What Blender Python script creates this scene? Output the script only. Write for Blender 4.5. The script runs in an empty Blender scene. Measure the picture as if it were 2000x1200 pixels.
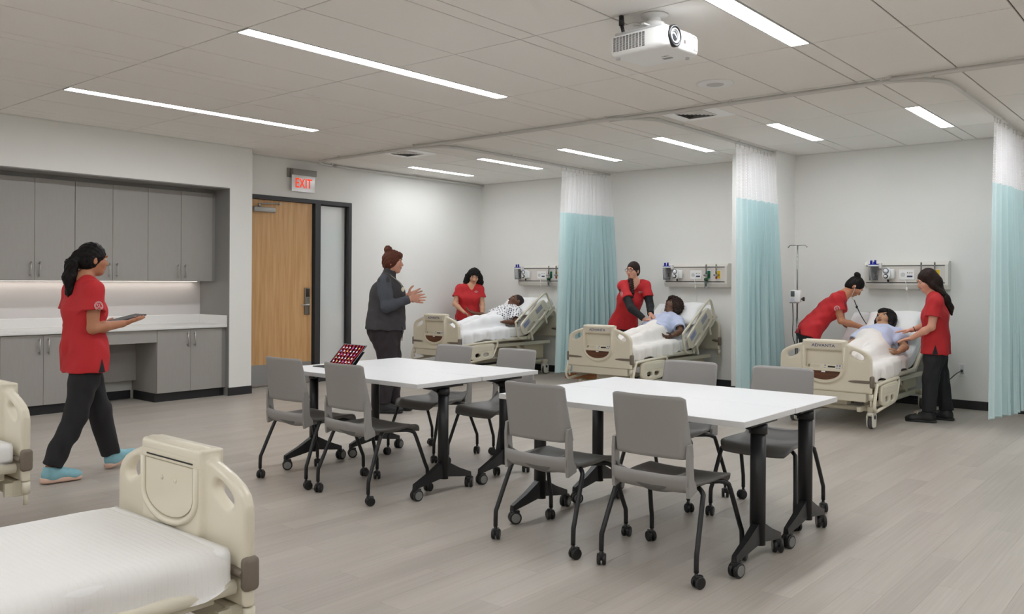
import bpy, bmesh, math, random
import numpy as np
from mathutils import Vector, Matrix, Euler
random.seed(7); np.random.seed(7)
SC = bpy.context.scene
COL = SC.collection
PI = math.pi

# ------------------------------------------------------------------ camera, world, exposure
CAM_H = 1.42
cam_d = bpy.data.cameras.new('camera'); cam = bpy.data.objects.new('camera', cam_d); COL.objects.link(cam)
cam_d.sensor_width = 36.0; cam_d.lens = 1671.3/2000*36.0
cam_d.shift_y = -(600-551.67)/2000.0
cam_d.clip_start = 0.05; cam_d.clip_end = 100
YAW, ROLL = .7008, .0061
_cy, _sy = math.cos(YAW), math.sin(YAW)
_fw = Vector((-_sy, _cy, 0)); _r0 = Vector((_cy, _sy, 0)); _u0 = Vector((0, 0, 1))
_rt = _r0*math.cos(ROLL)+_u0*math.sin(ROLL); _up = _u0*math.cos(ROLL)-_r0*math.sin(ROLL)
cam.matrix_world = Matrix(((_rt.x, _up.x, -_fw.x, 0), (_rt.y, _up.y, -_fw.y, 0), (_rt.z, _up.z, -_fw.z, CAM_H), (0, 0, 0, 1)))
SC.camera = cam
w = bpy.data.worlds.new('world'); SC.world = w; w.use_nodes = True
w.node_tree.nodes['Background'].inputs[0].default_value = (.9, .95, 1, 1)
w.node_tree.nodes['Background'].inputs[1].default_value = .3
SC.view_settings.view_transform = 'Standard'
try: SC.view_settings.look = 'None'
except Exception: pass
SC.view_settings.gamma = 1.0
SC.view_settings.use_curve_mapping = False
SC.view_settings.exposure = 0.05
cy_ = SC.cycles
cy_.max_bounces = 7; cy_.diffuse_bounces = 5; cy_.glossy_bounces = 3; cy_.transmission_bounces = 5; cy_.transparent_max_bounces = 8
cy_.caustics_reflective = False; cy_.caustics_refractive = False; cy_.adaptive_threshold = .03
PANEL_LIGHT = 34.0; BAY_LIGHT = 26.5            # radiance of the recessed ceiling luminaires

# ------------------------------------------------------------------ materials
def lin(c):
    out = []
    for x in c[:3]:
        x /= 255.0
        out.append(x/12.92 if x <= .04045 else ((x+.055)/1.055)**2.4)
    return tuple(out)+(1.0,)
_M = {}
def mat(name, rgb, rough=.5, metal=0., spec=None, bump=0., bscale=200., var=0., vscale=8., trans=0., emit=None, es=1., coat=0., stretch=None):
    if name in _M: return _M[name]
    m = bpy.data.materials.new(name); m.use_nodes = True; nt = m.node_tree; b = nt.nodes['Principled BSDF']
    b.inputs['Base Color'].default_value = lin(rgb); b.inputs['Roughness'].default_value = rough; b.inputs['Metallic'].default_value = metal
    if spec is not None: b.inputs['Specular IOR Level'].default_value = spec
    if coat: b.inputs['Coat Weight'].default_value = coat; b.inputs['Coat Roughness'].default_value = .1
    if trans: b.inputs['Transmission Weight'].default_value = trans
    if emit: b.inputs['Emission Color'].default_value = lin(emit); b.inputs['Emission Strength'].default_value = es
    if bump or var:
        tc = nt.nodes.new('ShaderNodeTexCoord'); src = tc.outputs['Object']
        if stretch:
            mp = nt.nodes.new('ShaderNodeMapping'); mp.inputs['Scale'].default_value = stretch; nt.links.new(src, mp.inputs[0]); src = mp.outputs[0]
        if bump:
            n = nt.nodes.new('ShaderNodeTexNoise'); n.inputs['Scale'].default_value = bscale; n.inputs['Detail'].default_value = 3; nt.links.new(src, n.inputs[0])
            bp = nt.nodes.new('ShaderNodeBump'); bp.inputs['Strength'].default_value = bump; bp.inputs['Distance'].default_value = .01
            nt.links.new(n.outputs[0], bp.inputs['Height']); nt.links.new(bp.outputs[0], b.inputs['Normal'])
        if var:
            n = nt.nodes.new('ShaderNodeTexNoise'); n.inputs['Scale'].default_value = vscale; n.inputs['Detail'].default_value = 4; nt.links.new(src, n.inputs[0])
            mx = nt.nodes.new('ShaderNodeMixRGB'); c = lin(rgb); mx.inputs[1].default_value = tuple(x*(1-var) for x in c[:3])+(1,); mx.inputs[2].default_value = tuple(min(1, x*(1+var)) for x in c[:3])+(1,)
            nt.links.new(n.outputs[0], mx.inputs[0]); nt.links.new(mx.outputs[0], b.inputs['Base Color'])
    _M[name] = m
    return m
def new_mat(name):
    m = bpy.data.materials.new(name); m.use_nodes = True; _M[name] = m
    return m, m.node_tree, m.node_tree.nodes['Principled BSDF']

def wood_mat(name, c1, c2, axis='Z', scale=6., rough=.4):
    m, nt, b = new_mat(name); b.inputs['Roughness'].default_value = rough
    tc = nt.nodes.new('ShaderNodeTexCoord'); mp = nt.nodes.new('ShaderNodeMapping')
    s = {'X': (.06, 1, 1), 'Y': (1, .06, 1), 'Z': (1, 1, .06)}[axis]; mp.inputs['Scale'].default_value = tuple(x*scale for x in s)
    n = nt.nodes.new('ShaderNodeTexNoise'); n.inputs['Scale'].default_value = 5; n.inputs['Detail'].default_value = 6; n.inputs['Distortion'].default_value = .4
    cr = nt.nodes.new('ShaderNodeValToRGB'); cr.color_ramp.elements[0].position = .3; cr.color_ramp.elements[1].position = .7
    cr.color_ramp.elements[0].color = lin(c1); cr.color_ramp.elements[1].color = lin(c2)
    nt.links.new(tc.outputs['Object'], mp.inputs[0]); nt.links.new(mp.outputs[0], n.inputs[0]); nt.links.new(n.outputs[0], cr.inputs[0]); nt.links.new(cr.outputs[0], b.inputs['Base Color'])
    return m

def floor_mat(pw, pl):
    m, nt, b = new_mat('floor_vinyl'); L = nt.links
    geo = nt.nodes.new('ShaderNodeNewGeometry'); sep = nt.nodes.new('ShaderNodeSeparateXYZ'); L.new(geo.outputs['Position'], sep.inputs[0])
    def M(op, a, bb=None):
        n = nt.nodes.new('ShaderNodeMath'); n.operation = op
        for i, x in enumerate((a, bb)):
            if x is None: continue
            if isinstance(x, (int, float)): n.inputs[i].default_value = x
            else: L.new(x, n.inputs[i])
        return n.outputs[0]
    col = M('FLOOR', M('DIVIDE', sep.outputs[0], pw))
    off = M('MULTIPLY', M('FRACT', M('MULTIPLY', col, .3719)), pl)
    row = M('FLOOR', M('DIVIDE', M('ADD', sep.outputs[1], off), pl))
    cmb = nt.nodes.new('ShaderNodeCombineXYZ'); L.new(col, cmb.inputs[0]); L.new(row, cmb.inputs[1])
    wn = nt.nodes.new('ShaderNodeTexWhiteNoise'); wn.noise_dimensions = '2D'; L.new(cmb.outputs[0], wn.inputs['Vector'])
    # grain: noise stretched along Y, shifted per plank
    c2 = nt.nodes.new('ShaderNodeCombineXYZ'); L.new(M('MULTIPLY', sep.outputs[0], 75.), c2.inputs[0]); L.new(M('ADD', M('MULTIPLY', sep.outputs[1], 1.1), M('MULTIPLY', wn.outputs[0], 40.)), c2.inputs[1])
    n1 = nt.nodes.new('ShaderNodeTexNoise'); n1.inputs['Scale'].default_value = 1.; n1.inputs['Detail'].default_value = 5; n1.inputs['Roughness'].default_value = .65; L.new(c2.outputs[0], n1.inputs['Vector'])
    c3 = nt.nodes.new('ShaderNodeCombineXYZ'); L.new(M('MULTIPLY', sep.outputs[0], 6.), c3.inputs[0]); L.new(M('ADD', M('MULTIPLY', sep.outputs[1], .7), M('MULTIPLY', wn.outputs[0], 17.)), c3.inputs[1])
    n2 = nt.nodes.new('ShaderNodeTexNoise'); n2.inputs['Scale'].default_value = 1.; n2.inputs['Detail'].default_value = 3; L.new(c3.outputs[0], n2.inputs['Vector'])
    t = M('ADD', M('ADD', M('MULTIPLY', wn.outputs[0], .17), M('MULTIPLY', n1.outputs[0], .55)), M('MULTIPLY', n2.outputs[0], .45))
    cr = nt.nodes.new('ShaderNodeValToRGB'); cr.color_ramp.elements[0].position = .25; cr.color_ramp.elements[1].position = .95
    cr.color_ramp.elements[0].color = lin((156, 148, 139)); cr.color_ramp.elements[1].color = lin((196, 188, 178))
    L.new(t, cr.inputs[0]); L.new(cr.outputs[0], b.inputs['Base Color'])
    b.inputs['Roughness'].default_value = .38; b.inputs['Specular IOR Level'].default_value = .4
    bp = nt.nodes.new('ShaderNodeBump'); bp.inputs['Strength'].default_value = .08; bp.inputs['Distance'].default_value = .004; L.new(n1.outputs[0], bp.inputs['Height']); L.new(bp.outputs[0], b.inputs['Normal'])
    return m

def emit_mat(name, rgb, s):
    m = bpy.data.materials.new(name); m.use_nodes = True; nt = m.node_tree; nt.nodes.remove(nt.nodes['Principled BSDF'])
    e = nt.nodes.new('ShaderNodeEmission'); e.inputs[0].default_value = lin(rgb); e.inputs[1].default_value = s
    nt.links.new(e.outputs[0], nt.nodes['Material Output'].inputs[0]); _M[name] = m
    return m

# ------------------------------------------------------------------ mesh builder
def V3(p): return np.array(p, float)
def nrm(v):
    v = np.array(v, float); n = np.linalg.norm(v)
    return v/n if n > 1e-12 else v
class G:
    def __init__(s): s.v = []; s.f = []; s.sm = []
    def add(s, verts, faces, smooth=False):
        o = len(s.v); s.v += [tuple(map(float, p)) for p in verts]; s.f += [tuple(i+o for i in f) for f in faces]; s.sm += [smooth]*len(faces); return s
    def box(s, lo, hi):
        x0, y0, z0 = lo; x1, y1, z1 = hi
        return s.add([(x0,y0,z0),(x1,y0,z0),(x1,y1,z0),(x0,y1,z0),(x0,y0,z1),(x1,y0,z1),(x1,y1,z1),(x0,y1,z1)],
                     [(0,3,2,1),(4,5,6,7),(0,1,5,4),(1,2,6,5),(2,3,7,6),(3,0,4,7)])
    def rbox(s, lo, hi, r=.01, seg=2, smooth=True):
        lo = V3(lo); hi = V3(hi); r = min(r, .49*float((hi-lo).min()))
        bm = bmesh.new(); bmesh.ops.create_cube(bm, size=1.0)
        for v in bm.verts: v.co = Vector(((lo+hi)/2 + V3(v.co)*(hi-lo)))
        bmesh.ops.bevel(bm, geom=list(bm.edges), offset=r, segments=seg, affect='EDGES', profile=.5)
        bm.verts.index_update()
        s.add([v.co[:] for v in bm.verts], [[v.index for v in f.verts] for f in bm.faces], smooth); bm.free(); return s
    def obox(s, c, ax, ay, az, half, r=0.):
        """oriented box: centre, three axes, half sizes"""
        t = G()
        if r: t.rbox([-h for h in half], half, r)
        else: t.box([-h for h in half], half)
        A = np.array([nrm(ax), nrm(ay), nrm(az)]); c = V3(c)
        return s.add([c+V3(p)@A for p in t.v], t.f, bool(r))
    def tube(s, path, r, n=8, sub=0, cap=True, closed=False, flat=None):
        P = [V3(p) for p in path]
        R = list(r) if hasattr(r, '__len__') else [r]*len(P)
        if sub:
            Q = []; RR = []; m = len(P); segs = m if closed else m-1
            for i in range(segs):
                if closed: p0, p1, p2, p3 = P[(i-1) % m], P[i], P[(i+1) % m], P[(i+2) % m]; ra, rb = R[i], R[(i+1) % m]
                else: p0, p1, p2, p3 = P[max(i-1, 0)], P[i], P[i+1], P[min(i+2, m-1)]; ra, rb = R[i], R[i+1]
                for k in range(sub):
                    t = k/sub
                    Q.append(.5*((2*p1)+(-p0+p2)*t+(2*p0-5*p1+4*p2-p3)*t*t+(-p0+3*p1-3*p2+p3)*t**3)); RR.append(ra+(rb-ra)*t)
            if not closed: Q.append(P[-1]); RR.append(R[-1])
            P, R = Q, RR
        m = len(P); T = []
        for i in range(m):
            if closed: T.append(nrm(P[(i+1) % m]-P[i-1]))
            else: T.append(nrm(P[min(i+1, m-1)]-P[max(i-1, 0)]))
        a = V3((0, 0, 1)) if abs(T[0][2]) < .9 else V3((1, 0, 0))
        N = nrm(a-T[0]*(a@T[0])); verts = []
        for i in range(m):
            N = nrm(N-T[i]*(N@T[i])); B = np.cross(T[i], N)
            fx, fy = (1, 1) if flat is None else flat
            for k in range(n):
                t = 2*PI*k/n; verts.append(P[i]+R[i]*(fx*math.cos(t)*N+fy*math.sin(t)*B))
        faces = []
        for i in range(m if closed else m-1):
            for k in range(n):
                a0 = i*n+k; a1 = i*n+(k+1) % n; j = (i+1) % m
                faces.append((a0, a1, j*n+(k+1) % n, j*n+k))
        s.add(verts, faces, True)
        if cap and not closed:
            o = len(s.v)-len(verts)
            s.f.append(tuple(o+k for k in range(n))[::-1]); s.sm.append(False)
            s.f.append(tuple(o+(m-1)*n+k for k in range(n))); s.sm.append(False)
        return s
    def cyl(s, a, b, r, n=16, r2=None): return s.tube([a, b], [r, r if r2 is None else r2], n)
    def lathe(s, prof, n=20, o=(0,0,0), axis=(0,0,1), smooth=True):
        """profile of (radius, height) pairs about an axis through o"""
        ax = nrm(axis); t = V3((1,0,0)) if abs(ax[0]) < .9 else V3((0,1,0)); u = nrm(np.cross(ax, t)); w_ = np.cross(ax, u); o = V3(o)
        verts = []
        for (r, h) in prof:
            for k in range(n):
                a = 2*PI*k/n; verts.append(o+ax*h+r*(math.cos(a)*u+math.sin(a)*w_))
        faces = [(i*n+k, i*n+(k+1) % n, (i+1)*n+(k+1) % n, (i+1)*n+k) for i in range(len(prof)-1) for k in range(n)]
        s.add(verts, faces, smooth)
        base = len(s.v)-len(verts)
        if prof[0][0] > 1e-6: s.f.append(tuple(base+k for k in range(n))[::-1]); s.sm.append(False)
        if prof[-1][0] > 1e-6: s.f.append(tuple(base+(len(prof)-1)*n+k for k in range(n))); s.sm.append(False)
        return s
    def prism(s, poly, axis, lo, hi, smooth=False):
        """closed 2D polygon extruded along an axis: X -> (y,z), Y -> (x,z), Z -> (x,y)"""
        def P(a, b, c): return {'X': (c, a, b), 'Y': (a, c, b), 'Z': (a, b, c)}[axis]
        n = len(poly); verts = [P(a, b, lo) for a, b in poly]+[P(a, b, hi) for a, b in poly]
        s.add(verts, [(i, (i+1) % n, n+(i+1) % n, n+i) for i in range(n)], smooth)
        o = len(s.v)-2*n; s.f += [tuple(o+i for i in range(n))[::-1], tuple(o+n+i for i in range(n))]; s.sm += [False, False]
        return s
    def sheet(s, P, th=None, smooth=True, wrap=False):
        """grid of points P[i][j]; th = thickness vector field offset (array) for a closed slab"""
        P = np.array(P, float); ni, nj = P.shape[:2]
        if th is None:
            return s.add(P.reshape(-1, 3), [(i*nj+j, i*nj+j+1, (i+1)*nj+j+1, (i+1)*nj+j) for i in range(ni-1) for j in range(nj-1)], smooth)
        Q = P+th; o = ni*nj; f = []
        for i in range(ni-1):
            for j in range(nj-1):
                a, b, c, d = i*nj+j, i*nj+j+1, (i+1)*nj+j+1, (i+1)*nj+j
                f.append((a, b, c, d)); f.append((o+d, o+c, o+b, o+a))
        for j in range(nj-1):
            f.append((j+1, j, o+j, o+j+1)); k = (ni-1)*nj; f.append((k+j, k+j+1, o+k+j+1, o+k+j))
        for i in range(ni-1):
            f.append((i*nj, (i+1)*nj, o+(i+1)*nj, o+i*nj)); e = nj-1; f.append(((i+1)*nj+e, i*nj+e, o+i*nj+e, o+(i+1)*nj+e))
        return s.add(list(P.reshape(-1, 3))+list(Q.reshape(-1, 3)), f, smooth)
    def mirror_x(s):
        n = len(s.v); s.v += [(-x, y, z) for x, y, z in s.v]; s.f += [tuple(i+n for i in f)[::-1] for f in s.f]; s.sm += list(s.sm); return s
    def fix(s):
        bm = bmesh.new(); me = bpy.data.meshes.new('t'); me.from_pydata(s.v, [], s.f); bm.from_mesh(me)
        return bm
    def mesh(s, name):
        me = bpy.data.meshes.new(name); me.from_pydata(s.v, [], s.f); me.polygons.foreach_set('use_smooth', s.sm); me.update()
        bm = bmesh.new(); bm.from_mesh(me); bmesh.ops.recalc_face_normals(bm, faces=bm.faces); bm.to_mesh(me); bm.free()
        return me
    def build(s, name, m, parent=None, loc=(0,0,0), rot=(0,0,0)):
        return link(name, s.mesh(name), m, parent, loc, rot)

def link(name, me, m, parent=None, loc=(0,0,0), rot=(0,0,0)):
    o = bpy.data.objects.new(name, me); COL.objects.link(o); o.location = loc; o.rotation_euler = rot
    if m is not None and len(me.materials) == 0: me.materials.append(m)
    if parent is not None: o.parent = parent
    return o
def tag(o, label=None, cat=None, group=None, kind=None):
    if label: o['label'] = label
    if cat: o['category'] = cat
    if group: o['group'] = group
    if kind: o['kind'] = kind
    return o
def thing(name, label, cat, loc=(0,0,0), rotz=0., group=None):
    o = bpy.data.objects.new(name, None); COL.objects.link(o); o.location = loc; o.rotation_euler = (0, 0, rotz); o.empty_display_size = .05
    return tag(o, label, cat, group)
KIDS = {}
def copy_tree(o, parent=None):
    c = o.copy(); COL.objects.link(c); c.parent = parent
    for ch in list(o.children): copy_tree(ch, c)
    return c
def dup(root, loc, rotz=0., label=None, group=None):
    c = copy_tree(root); c.location = loc; c.rotation_euler = (0, 0, rotz)
    if label: c['label'] = label
    if group: c['group'] = group
    return c
def text_geo(txt, size, m, name, parent, loc, rot, ext=.0015, align='CENTER', bold=0.):
    cu = bpy.data.curves.new(name, 'FONT'); cu.body = txt; cu.size = size; cu.extrude = ext; cu.align_x = align; cu.align_y = 'CENTER'; cu.offset = bold
    o = bpy.data.objects.new('tmp', cu); COL.objects.link(o)
    dg = bpy.context.evaluated_depsgraph_get(); me = bpy.data.meshes.new_from_object(o.evaluated_get(dg)); bpy.data.objects.remove(o)
    return link(name, me, m, parent, loc, rot)

# ------------------------------------------------------------------ signed-distance modelling (bodies, clothes, moulded plastic)
class Sdf:
    def __init__(s): s.ops = []; s.warps = []
    def _b(s, pts, r): 
        P = np.array(pts, float); return P.min(0)-r, P.max(0)+r
    def cone(s, a, b, ra, rb=None, k=.02, op='add'):
        a = V3(a); b = V3(b); rb = ra if rb is None else rb; ab = b-a; L2 = max(ab@ab, 1e-9)
        def fn(X, Y, Z):
            px, py, pz = X-a[0], Y-a[1], Z-a[2]
            t = np.clip((px*ab[0]+py*ab[1]+pz*ab[2])/L2, 0, 1)
            return np.sqrt((px-t*ab[0])**2+(py-t*ab[1])**2+(pz-t*ab[2])**2)-(ra+(rb-ra)*t)
        s.ops.append((op, fn, s._b([a, b], max(ra, rb)), k)); return s
    def ball(s, c, r, k=.02, op='add'): return s.cone(c, c, r, r, k, op)
    def chain(s, pts, rs, k=.02, op='add'):
        for i in range(len(pts)-1): s.cone(pts[i], pts[i+1], rs[i], rs[i+1], k, op)
        return s
    def ell(s, c, rad, ax=None, k=.02, op='add'):
        c = V3(c); rad = V3(rad); A = np.eye(3) if ax is None else np.array([nrm(q) for q in ax])
        def fn(X, Y, Z):
            px, py, pz = X-c[0], Y-c[1], Z-c[2]
            q = [(px*A[i][0]+py*A[i][1]+pz*A[i][2])/rad[i] for i in range(3)]
            k0 = np.sqrt(q[0]**2+q[1]**2+q[2]**2)+1e-6
            k1 = np.sqrt((q[0]/rad[0])**2+(q[1]/rad[1])**2+(q[2]/rad[2])**2)+1e-6
            return k0*(k0-1)/k1
        ext = np.sqrt(((A.T*rad)**2).sum(1)); s.ops.append((op, fn, (c-ext, c+ext), k)); return s
    def econe(s, a, b, wa, wb, da, db, side, k=.03, op='add'):
        """cone of elliptic section: half width w along 'side', half depth d across"""
        a = V3(a); b = V3(b); ab = b-a; L2 = max(ab@ab, 1e-9); side = V3(side); side = nrm(side-ab*(side@ab)/L2)
        def fn(X, Y, Z):
            px, py, pz = X-a[0], Y-a[1], Z-a[2]
            t = np.clip((px*ab[0]+py*ab[1]+pz*ab[2])/L2, 0, 1)
            px, py, pz = px-t*ab[0], py-t*ab[1], pz-t*ab[2]
            sd = px*side[0]+py*side[1]+pz*side[2]
            r2 = np.maximum(px*px+py*py+pz*pz-sd*sd, 0)
            w_ = wa+(wb-wa)*t; d_ = da+(db-da)*t
            return (np.sqrt((sd/w_)**2+r2/d_**2)-1)*np.minimum(w_, d_)
        m = max(wa, wb, da, db); s.ops.append((op, fn, s._b([a, b], m), k)); return s
    def plane(s, p, n, lo=None, hi=None, k=.006):
        """cut away everything on the side n points to (inside an optional ball lo=(centre), hi=radius)"""
        p = V3(p); n = nrm(n); s.ops.append(('cut', lambda X, Y, Z: (X-p[0])*n[0]+(Y-p[1])*n[1]+(Z-p[2])*n[2], (lo, hi), k)); return s
    def warp(s, fn): s.warps.append(fn); return s
    def mesh(s, name, h=.006, base=(0,0,0), pad=.0):
        adds = [o for o in s.ops if o[0] == 'add']
        lo = np.min([o[2][0] for o in adds], 0)-3*h-pad; hi = np.max([o[2][1] for o in adds], 0)+3*h+pad
        n = np.ceil((hi-lo)/h).astype(int)+1
        ax = [(lo[i]+h*np.arange(n[i])).astype(np.float32) for i in range(3)]
        D = np.full(n, .5, np.float32)
        for op, fn, bb, k in s.ops:
            if op == 'cut':
                c, r = bb
                if c is None: i0 = np.zeros(3, int); i1 = n
                else: i0 = np.maximum(((V3(c)-r-lo)/h).astype(int), 0); i1 = np.minimum(((V3(c)+r-lo)/h).astype(int)+1, n)
            else:
                e = k+3*h
                i0 = np.maximum(np.floor((bb[0]-e-lo)/h).astype(int), 0); i1 = np.minimum(np.ceil((bb[1]+e-lo)/h).astype(int)+1, n)
            if (i1 <= i0).any(): continue
            sl = tuple(slice(i0[i], i1[i]) for i in range(3))
            X = ax[0][sl[0]][:, None, None]; Y = ax[1][sl[1]][None, :, None]; Z = ax[2][sl[2]][None, None, :]
            d = fn(X, Y, Z).astype(np.float32); q = D[sl]
            if op == 'add':
                t = np.clip(.5+.5*(q-d)/k, 0, 1); D[sl] = q+(d-q)*t-k*t*(1-t)
            elif op == 'sub':
                d = -d; t = np.clip(.5-.5*(q-d)/k, 0, 1); D[sl] = q+(d-q)*t+k*t*(1-t)
            else:
                if bb[0] is not None:
                    c = bb[0]; far = ((X-c[0])**2+(Y-c[1])**2+(Z-c[2])**2) > bb[1]**2
                    D[sl] = np.where(far, q, np.maximum(q, d))
                else: D[sl] = np.maximum(q, d)
        if s.warps:
            X = ax[0][:, None, None]; Y = ax[1][None, :, None]; Z = ax[2][None, None, :]
            for fn in s.warps: D = D+np.broadcast_to(fn(X, Y, Z), D.shape).astype(np.float32)
        v, f = surface_nets(D, lo, h)
        v = v-np.array(base)
        return np_mesh(name, v, f)
def surface_nets(D, lo, h):
    S = D < 0; nx, ny, nz = D.shape
    cnt = np.zeros((nx-1, ny-1, nz-1), np.int8)
    for a in (0, 1):
        for b in (0, 1):
            for c in (0, 1): cnt += S[a:nx-1+a, b:ny-1+b, c:nz-1+c]
    idx = np.argwhere((cnt > 0) & (cnt < 8)); m = len(idx)
    ids = np.full(cnt.shape, -1, np.int32); ids[idx[:, 0], idx[:, 1], idx[:, 2]] = np.arange(m)
    acc = np.zeros((m, 3)); num = np.zeros(m)
    C = [(a, b, c) for a in (0, 1) for b in (0, 1) for c in (0, 1)]
    for p in C:
        for ax_ in range(3):
            if p[ax_]: continue
            q = list(p); q[ax_] = 1
            va = D[idx[:, 0]+p[0], idx[:, 1]+p[1], idx[:, 2]+p[2]].astype(float); vb = D[idx[:, 0]+q[0], idx[:, 1]+q[1], idx[:, 2]+q[2]].astype(float)
            cr = (va < 0) != (vb < 0); t = np.where(cr, va/np.where(cr, va-vb, 1), 0)
            pt = np.array(p, float)+t[:, None]*(np.array(q)-np.array(p)); acc += np.where(cr[:, None], pt, 0); num += cr
    verts = (idx+acc/num[:, None])*h+lo
    F = []
    for ax_ in range(3):
        sa = [slice(None)]*3; sb = [slice(None)]*3; sa[ax_] = slice(0, -1); sb[ax_] = slice(1, None)
        e = np.argwhere(S[tuple(sa)] != S[tuple(sb)])
        o1, o2 = [(1, 2), (2, 0), (0, 1)][ax_]
        e = e[(e[:, o1] > 0) & (e[:, o2] > 0) & (e[:, o1] < D.shape[o1]-1) & (e[:, o2] < D.shape[o2]-1)]
        if len(e) == 0: continue
        inside = S[e[:, 0], e[:, 1], e[:, 2]]
        def cell(d1, d2):
            q = e.copy(); q[:, o1] -= d1; q[:, o2] -= d2; return ids[q[:, 0], q[:, 1], q[:, 2]]
        a, b, c, d = cell(1, 1), cell(0, 1), cell(0, 0), cell(1, 0)
        quad = np.stack([a, b, c, d], 1); quad[~inside] = quad[~inside][:, ::-1]; F.append(quad)
    return verts, np.concatenate(F)
def np_mesh(name, v, f, smooth=True):
    me = bpy.data.meshes.new(name); me.vertices.add(len(v)); me.vertices.foreach_set('co', np.asarray(v, np.float32).ravel())
    k = f.shape[1]; me.loops.add(f.size); me.loops.foreach_set('vertex_index', np.asarray(f, np.int32).ravel())
    me.polygons.add(len(f)); me.polygons.foreach_set('loop_start', np.arange(0, f.size, k, dtype=np.int32))
    try: me.polygons.foreach_set('loop_total', np.full(len(f), k, np.int32))
    except Exception: pass
    me.polygons.foreach_set('use_smooth', np.full(len(f), smooth)); me.update(calc_edges=True); me.validate()
    return me

# ------------------------------------------------------------------ shared materials
M_wall = mat('wall_paint', (238, 237, 233), .65, bump=.02, bscale=300)
M_base = mat('rubber_base', (38, 38, 40), .5)
M_tile = mat('ceiling_tile_white', (242, 239, 234), .9, bump=.08, bscale=500, var=.015, vscale=90)
M_grid = mat('ceiling_grid', (98, 93, 88), .7)
M_lam = mat('grey_laminate', (160, 156, 151), .45, bump=.015, bscale=160, var=.05, vscale=60, stretch=(1, 1, .12))
M_lamd = mat('grey_laminate_lining', (138, 136, 133), .5)
M_splash = mat('backsplash_laminate', (214, 209, 207), .5)
M_count = mat('solid_surface_white', (234, 233, 231), .3)
M_steel = mat('brushed_steel', (190, 188, 184), .35, 1.)
M_steel2 = mat('satin_aluminium', (172, 172, 172), .45, .85)
M_black = mat('black_plastic', (24, 24, 25), .4)
M_blackmetal = mat('black_powder_coat', (30, 30, 32), .38, .1)
M_frame = mat('charcoal_frame_paint', (58, 58, 60), .45)
M_white = mat('white_plastic', (240, 240, 238), .4)
M_wht2 = mat('white_enamel', (228, 227, 224), .45)
M_glass = mat('clear_glass', (255, 255, 255), .02, trans=1., spec=.5)
M_door = wood_mat('maple_veneer', (202, 154, 100), (224, 180, 128), 'Z', 5., .42)
M_panel = emit_mat('luminaire_diffuser', (248, 251, 255), PANEL_LIGHT); M_panel2 = emit_mat('luminaire_diffuser_bay', (248, 251, 255), BAY_LIGHT)
M_beige = mat('beige_moulded_plastic', (222, 214, 194), .36, coat=.25)
M_beigem = mat('beige_painted_metal', (214, 207, 188), .42)
M_bump = mat('taupe_bumper', (118, 107, 94), .5)
M_chair = mat('grey_polypropylene', (150, 147, 144), .52, bump=.02, bscale=900)
M_sheet = mat('white_bed_linen', (242, 241, 240), .85, bump=.06, bscale=60)

# ------------------------------------------------------------------ floor
X0, X1, Y0, Y1, ZC = -9.85, 4.5, -3.3, 10.85, 3.085
PW, PL = .152, 1.22
M_floor = floor_mat(PW, PL)
floor = G().box((X0-.5, Y0-.2, -.12), (X1+.2, Y1+.2, -.0025)).build('floor', mat('floor_joint', (96, 88, 80), .8)); tag(floor, 'grey-beige wood-look vinyl plank floor of the whole room', 'floor', kind='structure')
def cam_px(x, y, z):
    d = Vector((x, y, z-CAM_H)); dd = d.dot(_fw)
    return (1000+1671.3*d.dot(_rt)/dd, 551.67-1671.3*d.dot(_up)/dd, dd) if dd > .2 else (1e9, 1e9, dd)
planks = []
for ci in range(math.floor((X0-.4)/PW), math.ceil(X1/PW)):
    x = ci*PW; off = ((ci*.3719) % 1.0)*PL
    for ri in range(math.floor(Y0/PL), math.ceil((Y1+PL)/PL)+1):
        y = ri*PL-off
        ya, yb = max(y, Y0), min(y+PL, Y1+.05)
        if yb-ya > .05: planks.append((x, ya, yb))
def plank_rank(p):
    x, ya, yb = p; u, v, d = cam_px(x+PW/2, (ya+yb)/2, 0)
    vis = -150 < u < 2150 and 560 < v < 1330
    return (0 if vis else 1, d)
planks.sort(key=plank_rank)
gp = .0003
full = G().box((gp, gp, -.004), (PW-gp, PL-gp, 0)).mesh('plank'); full.materials.append(M_floor)
rest = G()
for i, (x, ya, yb) in enumerate(planks):
    if i < 300:
        if abs(yb-ya-PL) < 1e-6: me = full
        else: me = G().box((gp, gp, -.004), (PW-gp, yb-ya-gp, 0)).mesh('plank')
        link('plank', me, M_floor, floor, (x, ya, 0))
    else: rest.box((x+gp, ya+gp, -.004), (x+PW-gp, yb-gp, 0))
tag(rest.build('far_planks', M_floor, floor), kind='stuff')

# ------------------------------------------------------------------ walls
def struct(name, g, m, label=None, parent=None):
    o = g.build(name, m, parent)
    if parent is None: tag(o, label, 'wall' if 'wall' in name else None, kind='structure')
    return o
XF, RX, RY0, RY1, RZ = -9.45, -10.12, .74, 5.81, 2.56        # furred wall face, recess back, recess ends, recess top
g = G().box((RX-.2, RY0, RZ), (XF, RY1, ZC+.1)).box((RX-.2, RY1, 0), (XF, 6.12, ZC+.1)).box((RX-.2, Y0, 0), (XF, RY0, ZC+.1))
struct('wall_left', g, M_wall, 'white painted wall with the cabinet alcove, left of the door')
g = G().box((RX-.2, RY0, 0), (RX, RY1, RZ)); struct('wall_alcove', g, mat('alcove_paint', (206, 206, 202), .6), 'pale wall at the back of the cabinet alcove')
DY0, DY1, DZ = 6.28, 8.03, 2.56
g = G().box((X0-.16, 6.12, 0), (X0, DY0, ZC+.1)).box((X0-.16, DY1, 0), (X0, Y1+.16, ZC+.1)).box((X0-.16, DY0, DZ), (X0, DY1, ZC+.1))
struct('wall_door', g, M_wall, 'white wall that holds the wooden exit door')
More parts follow.
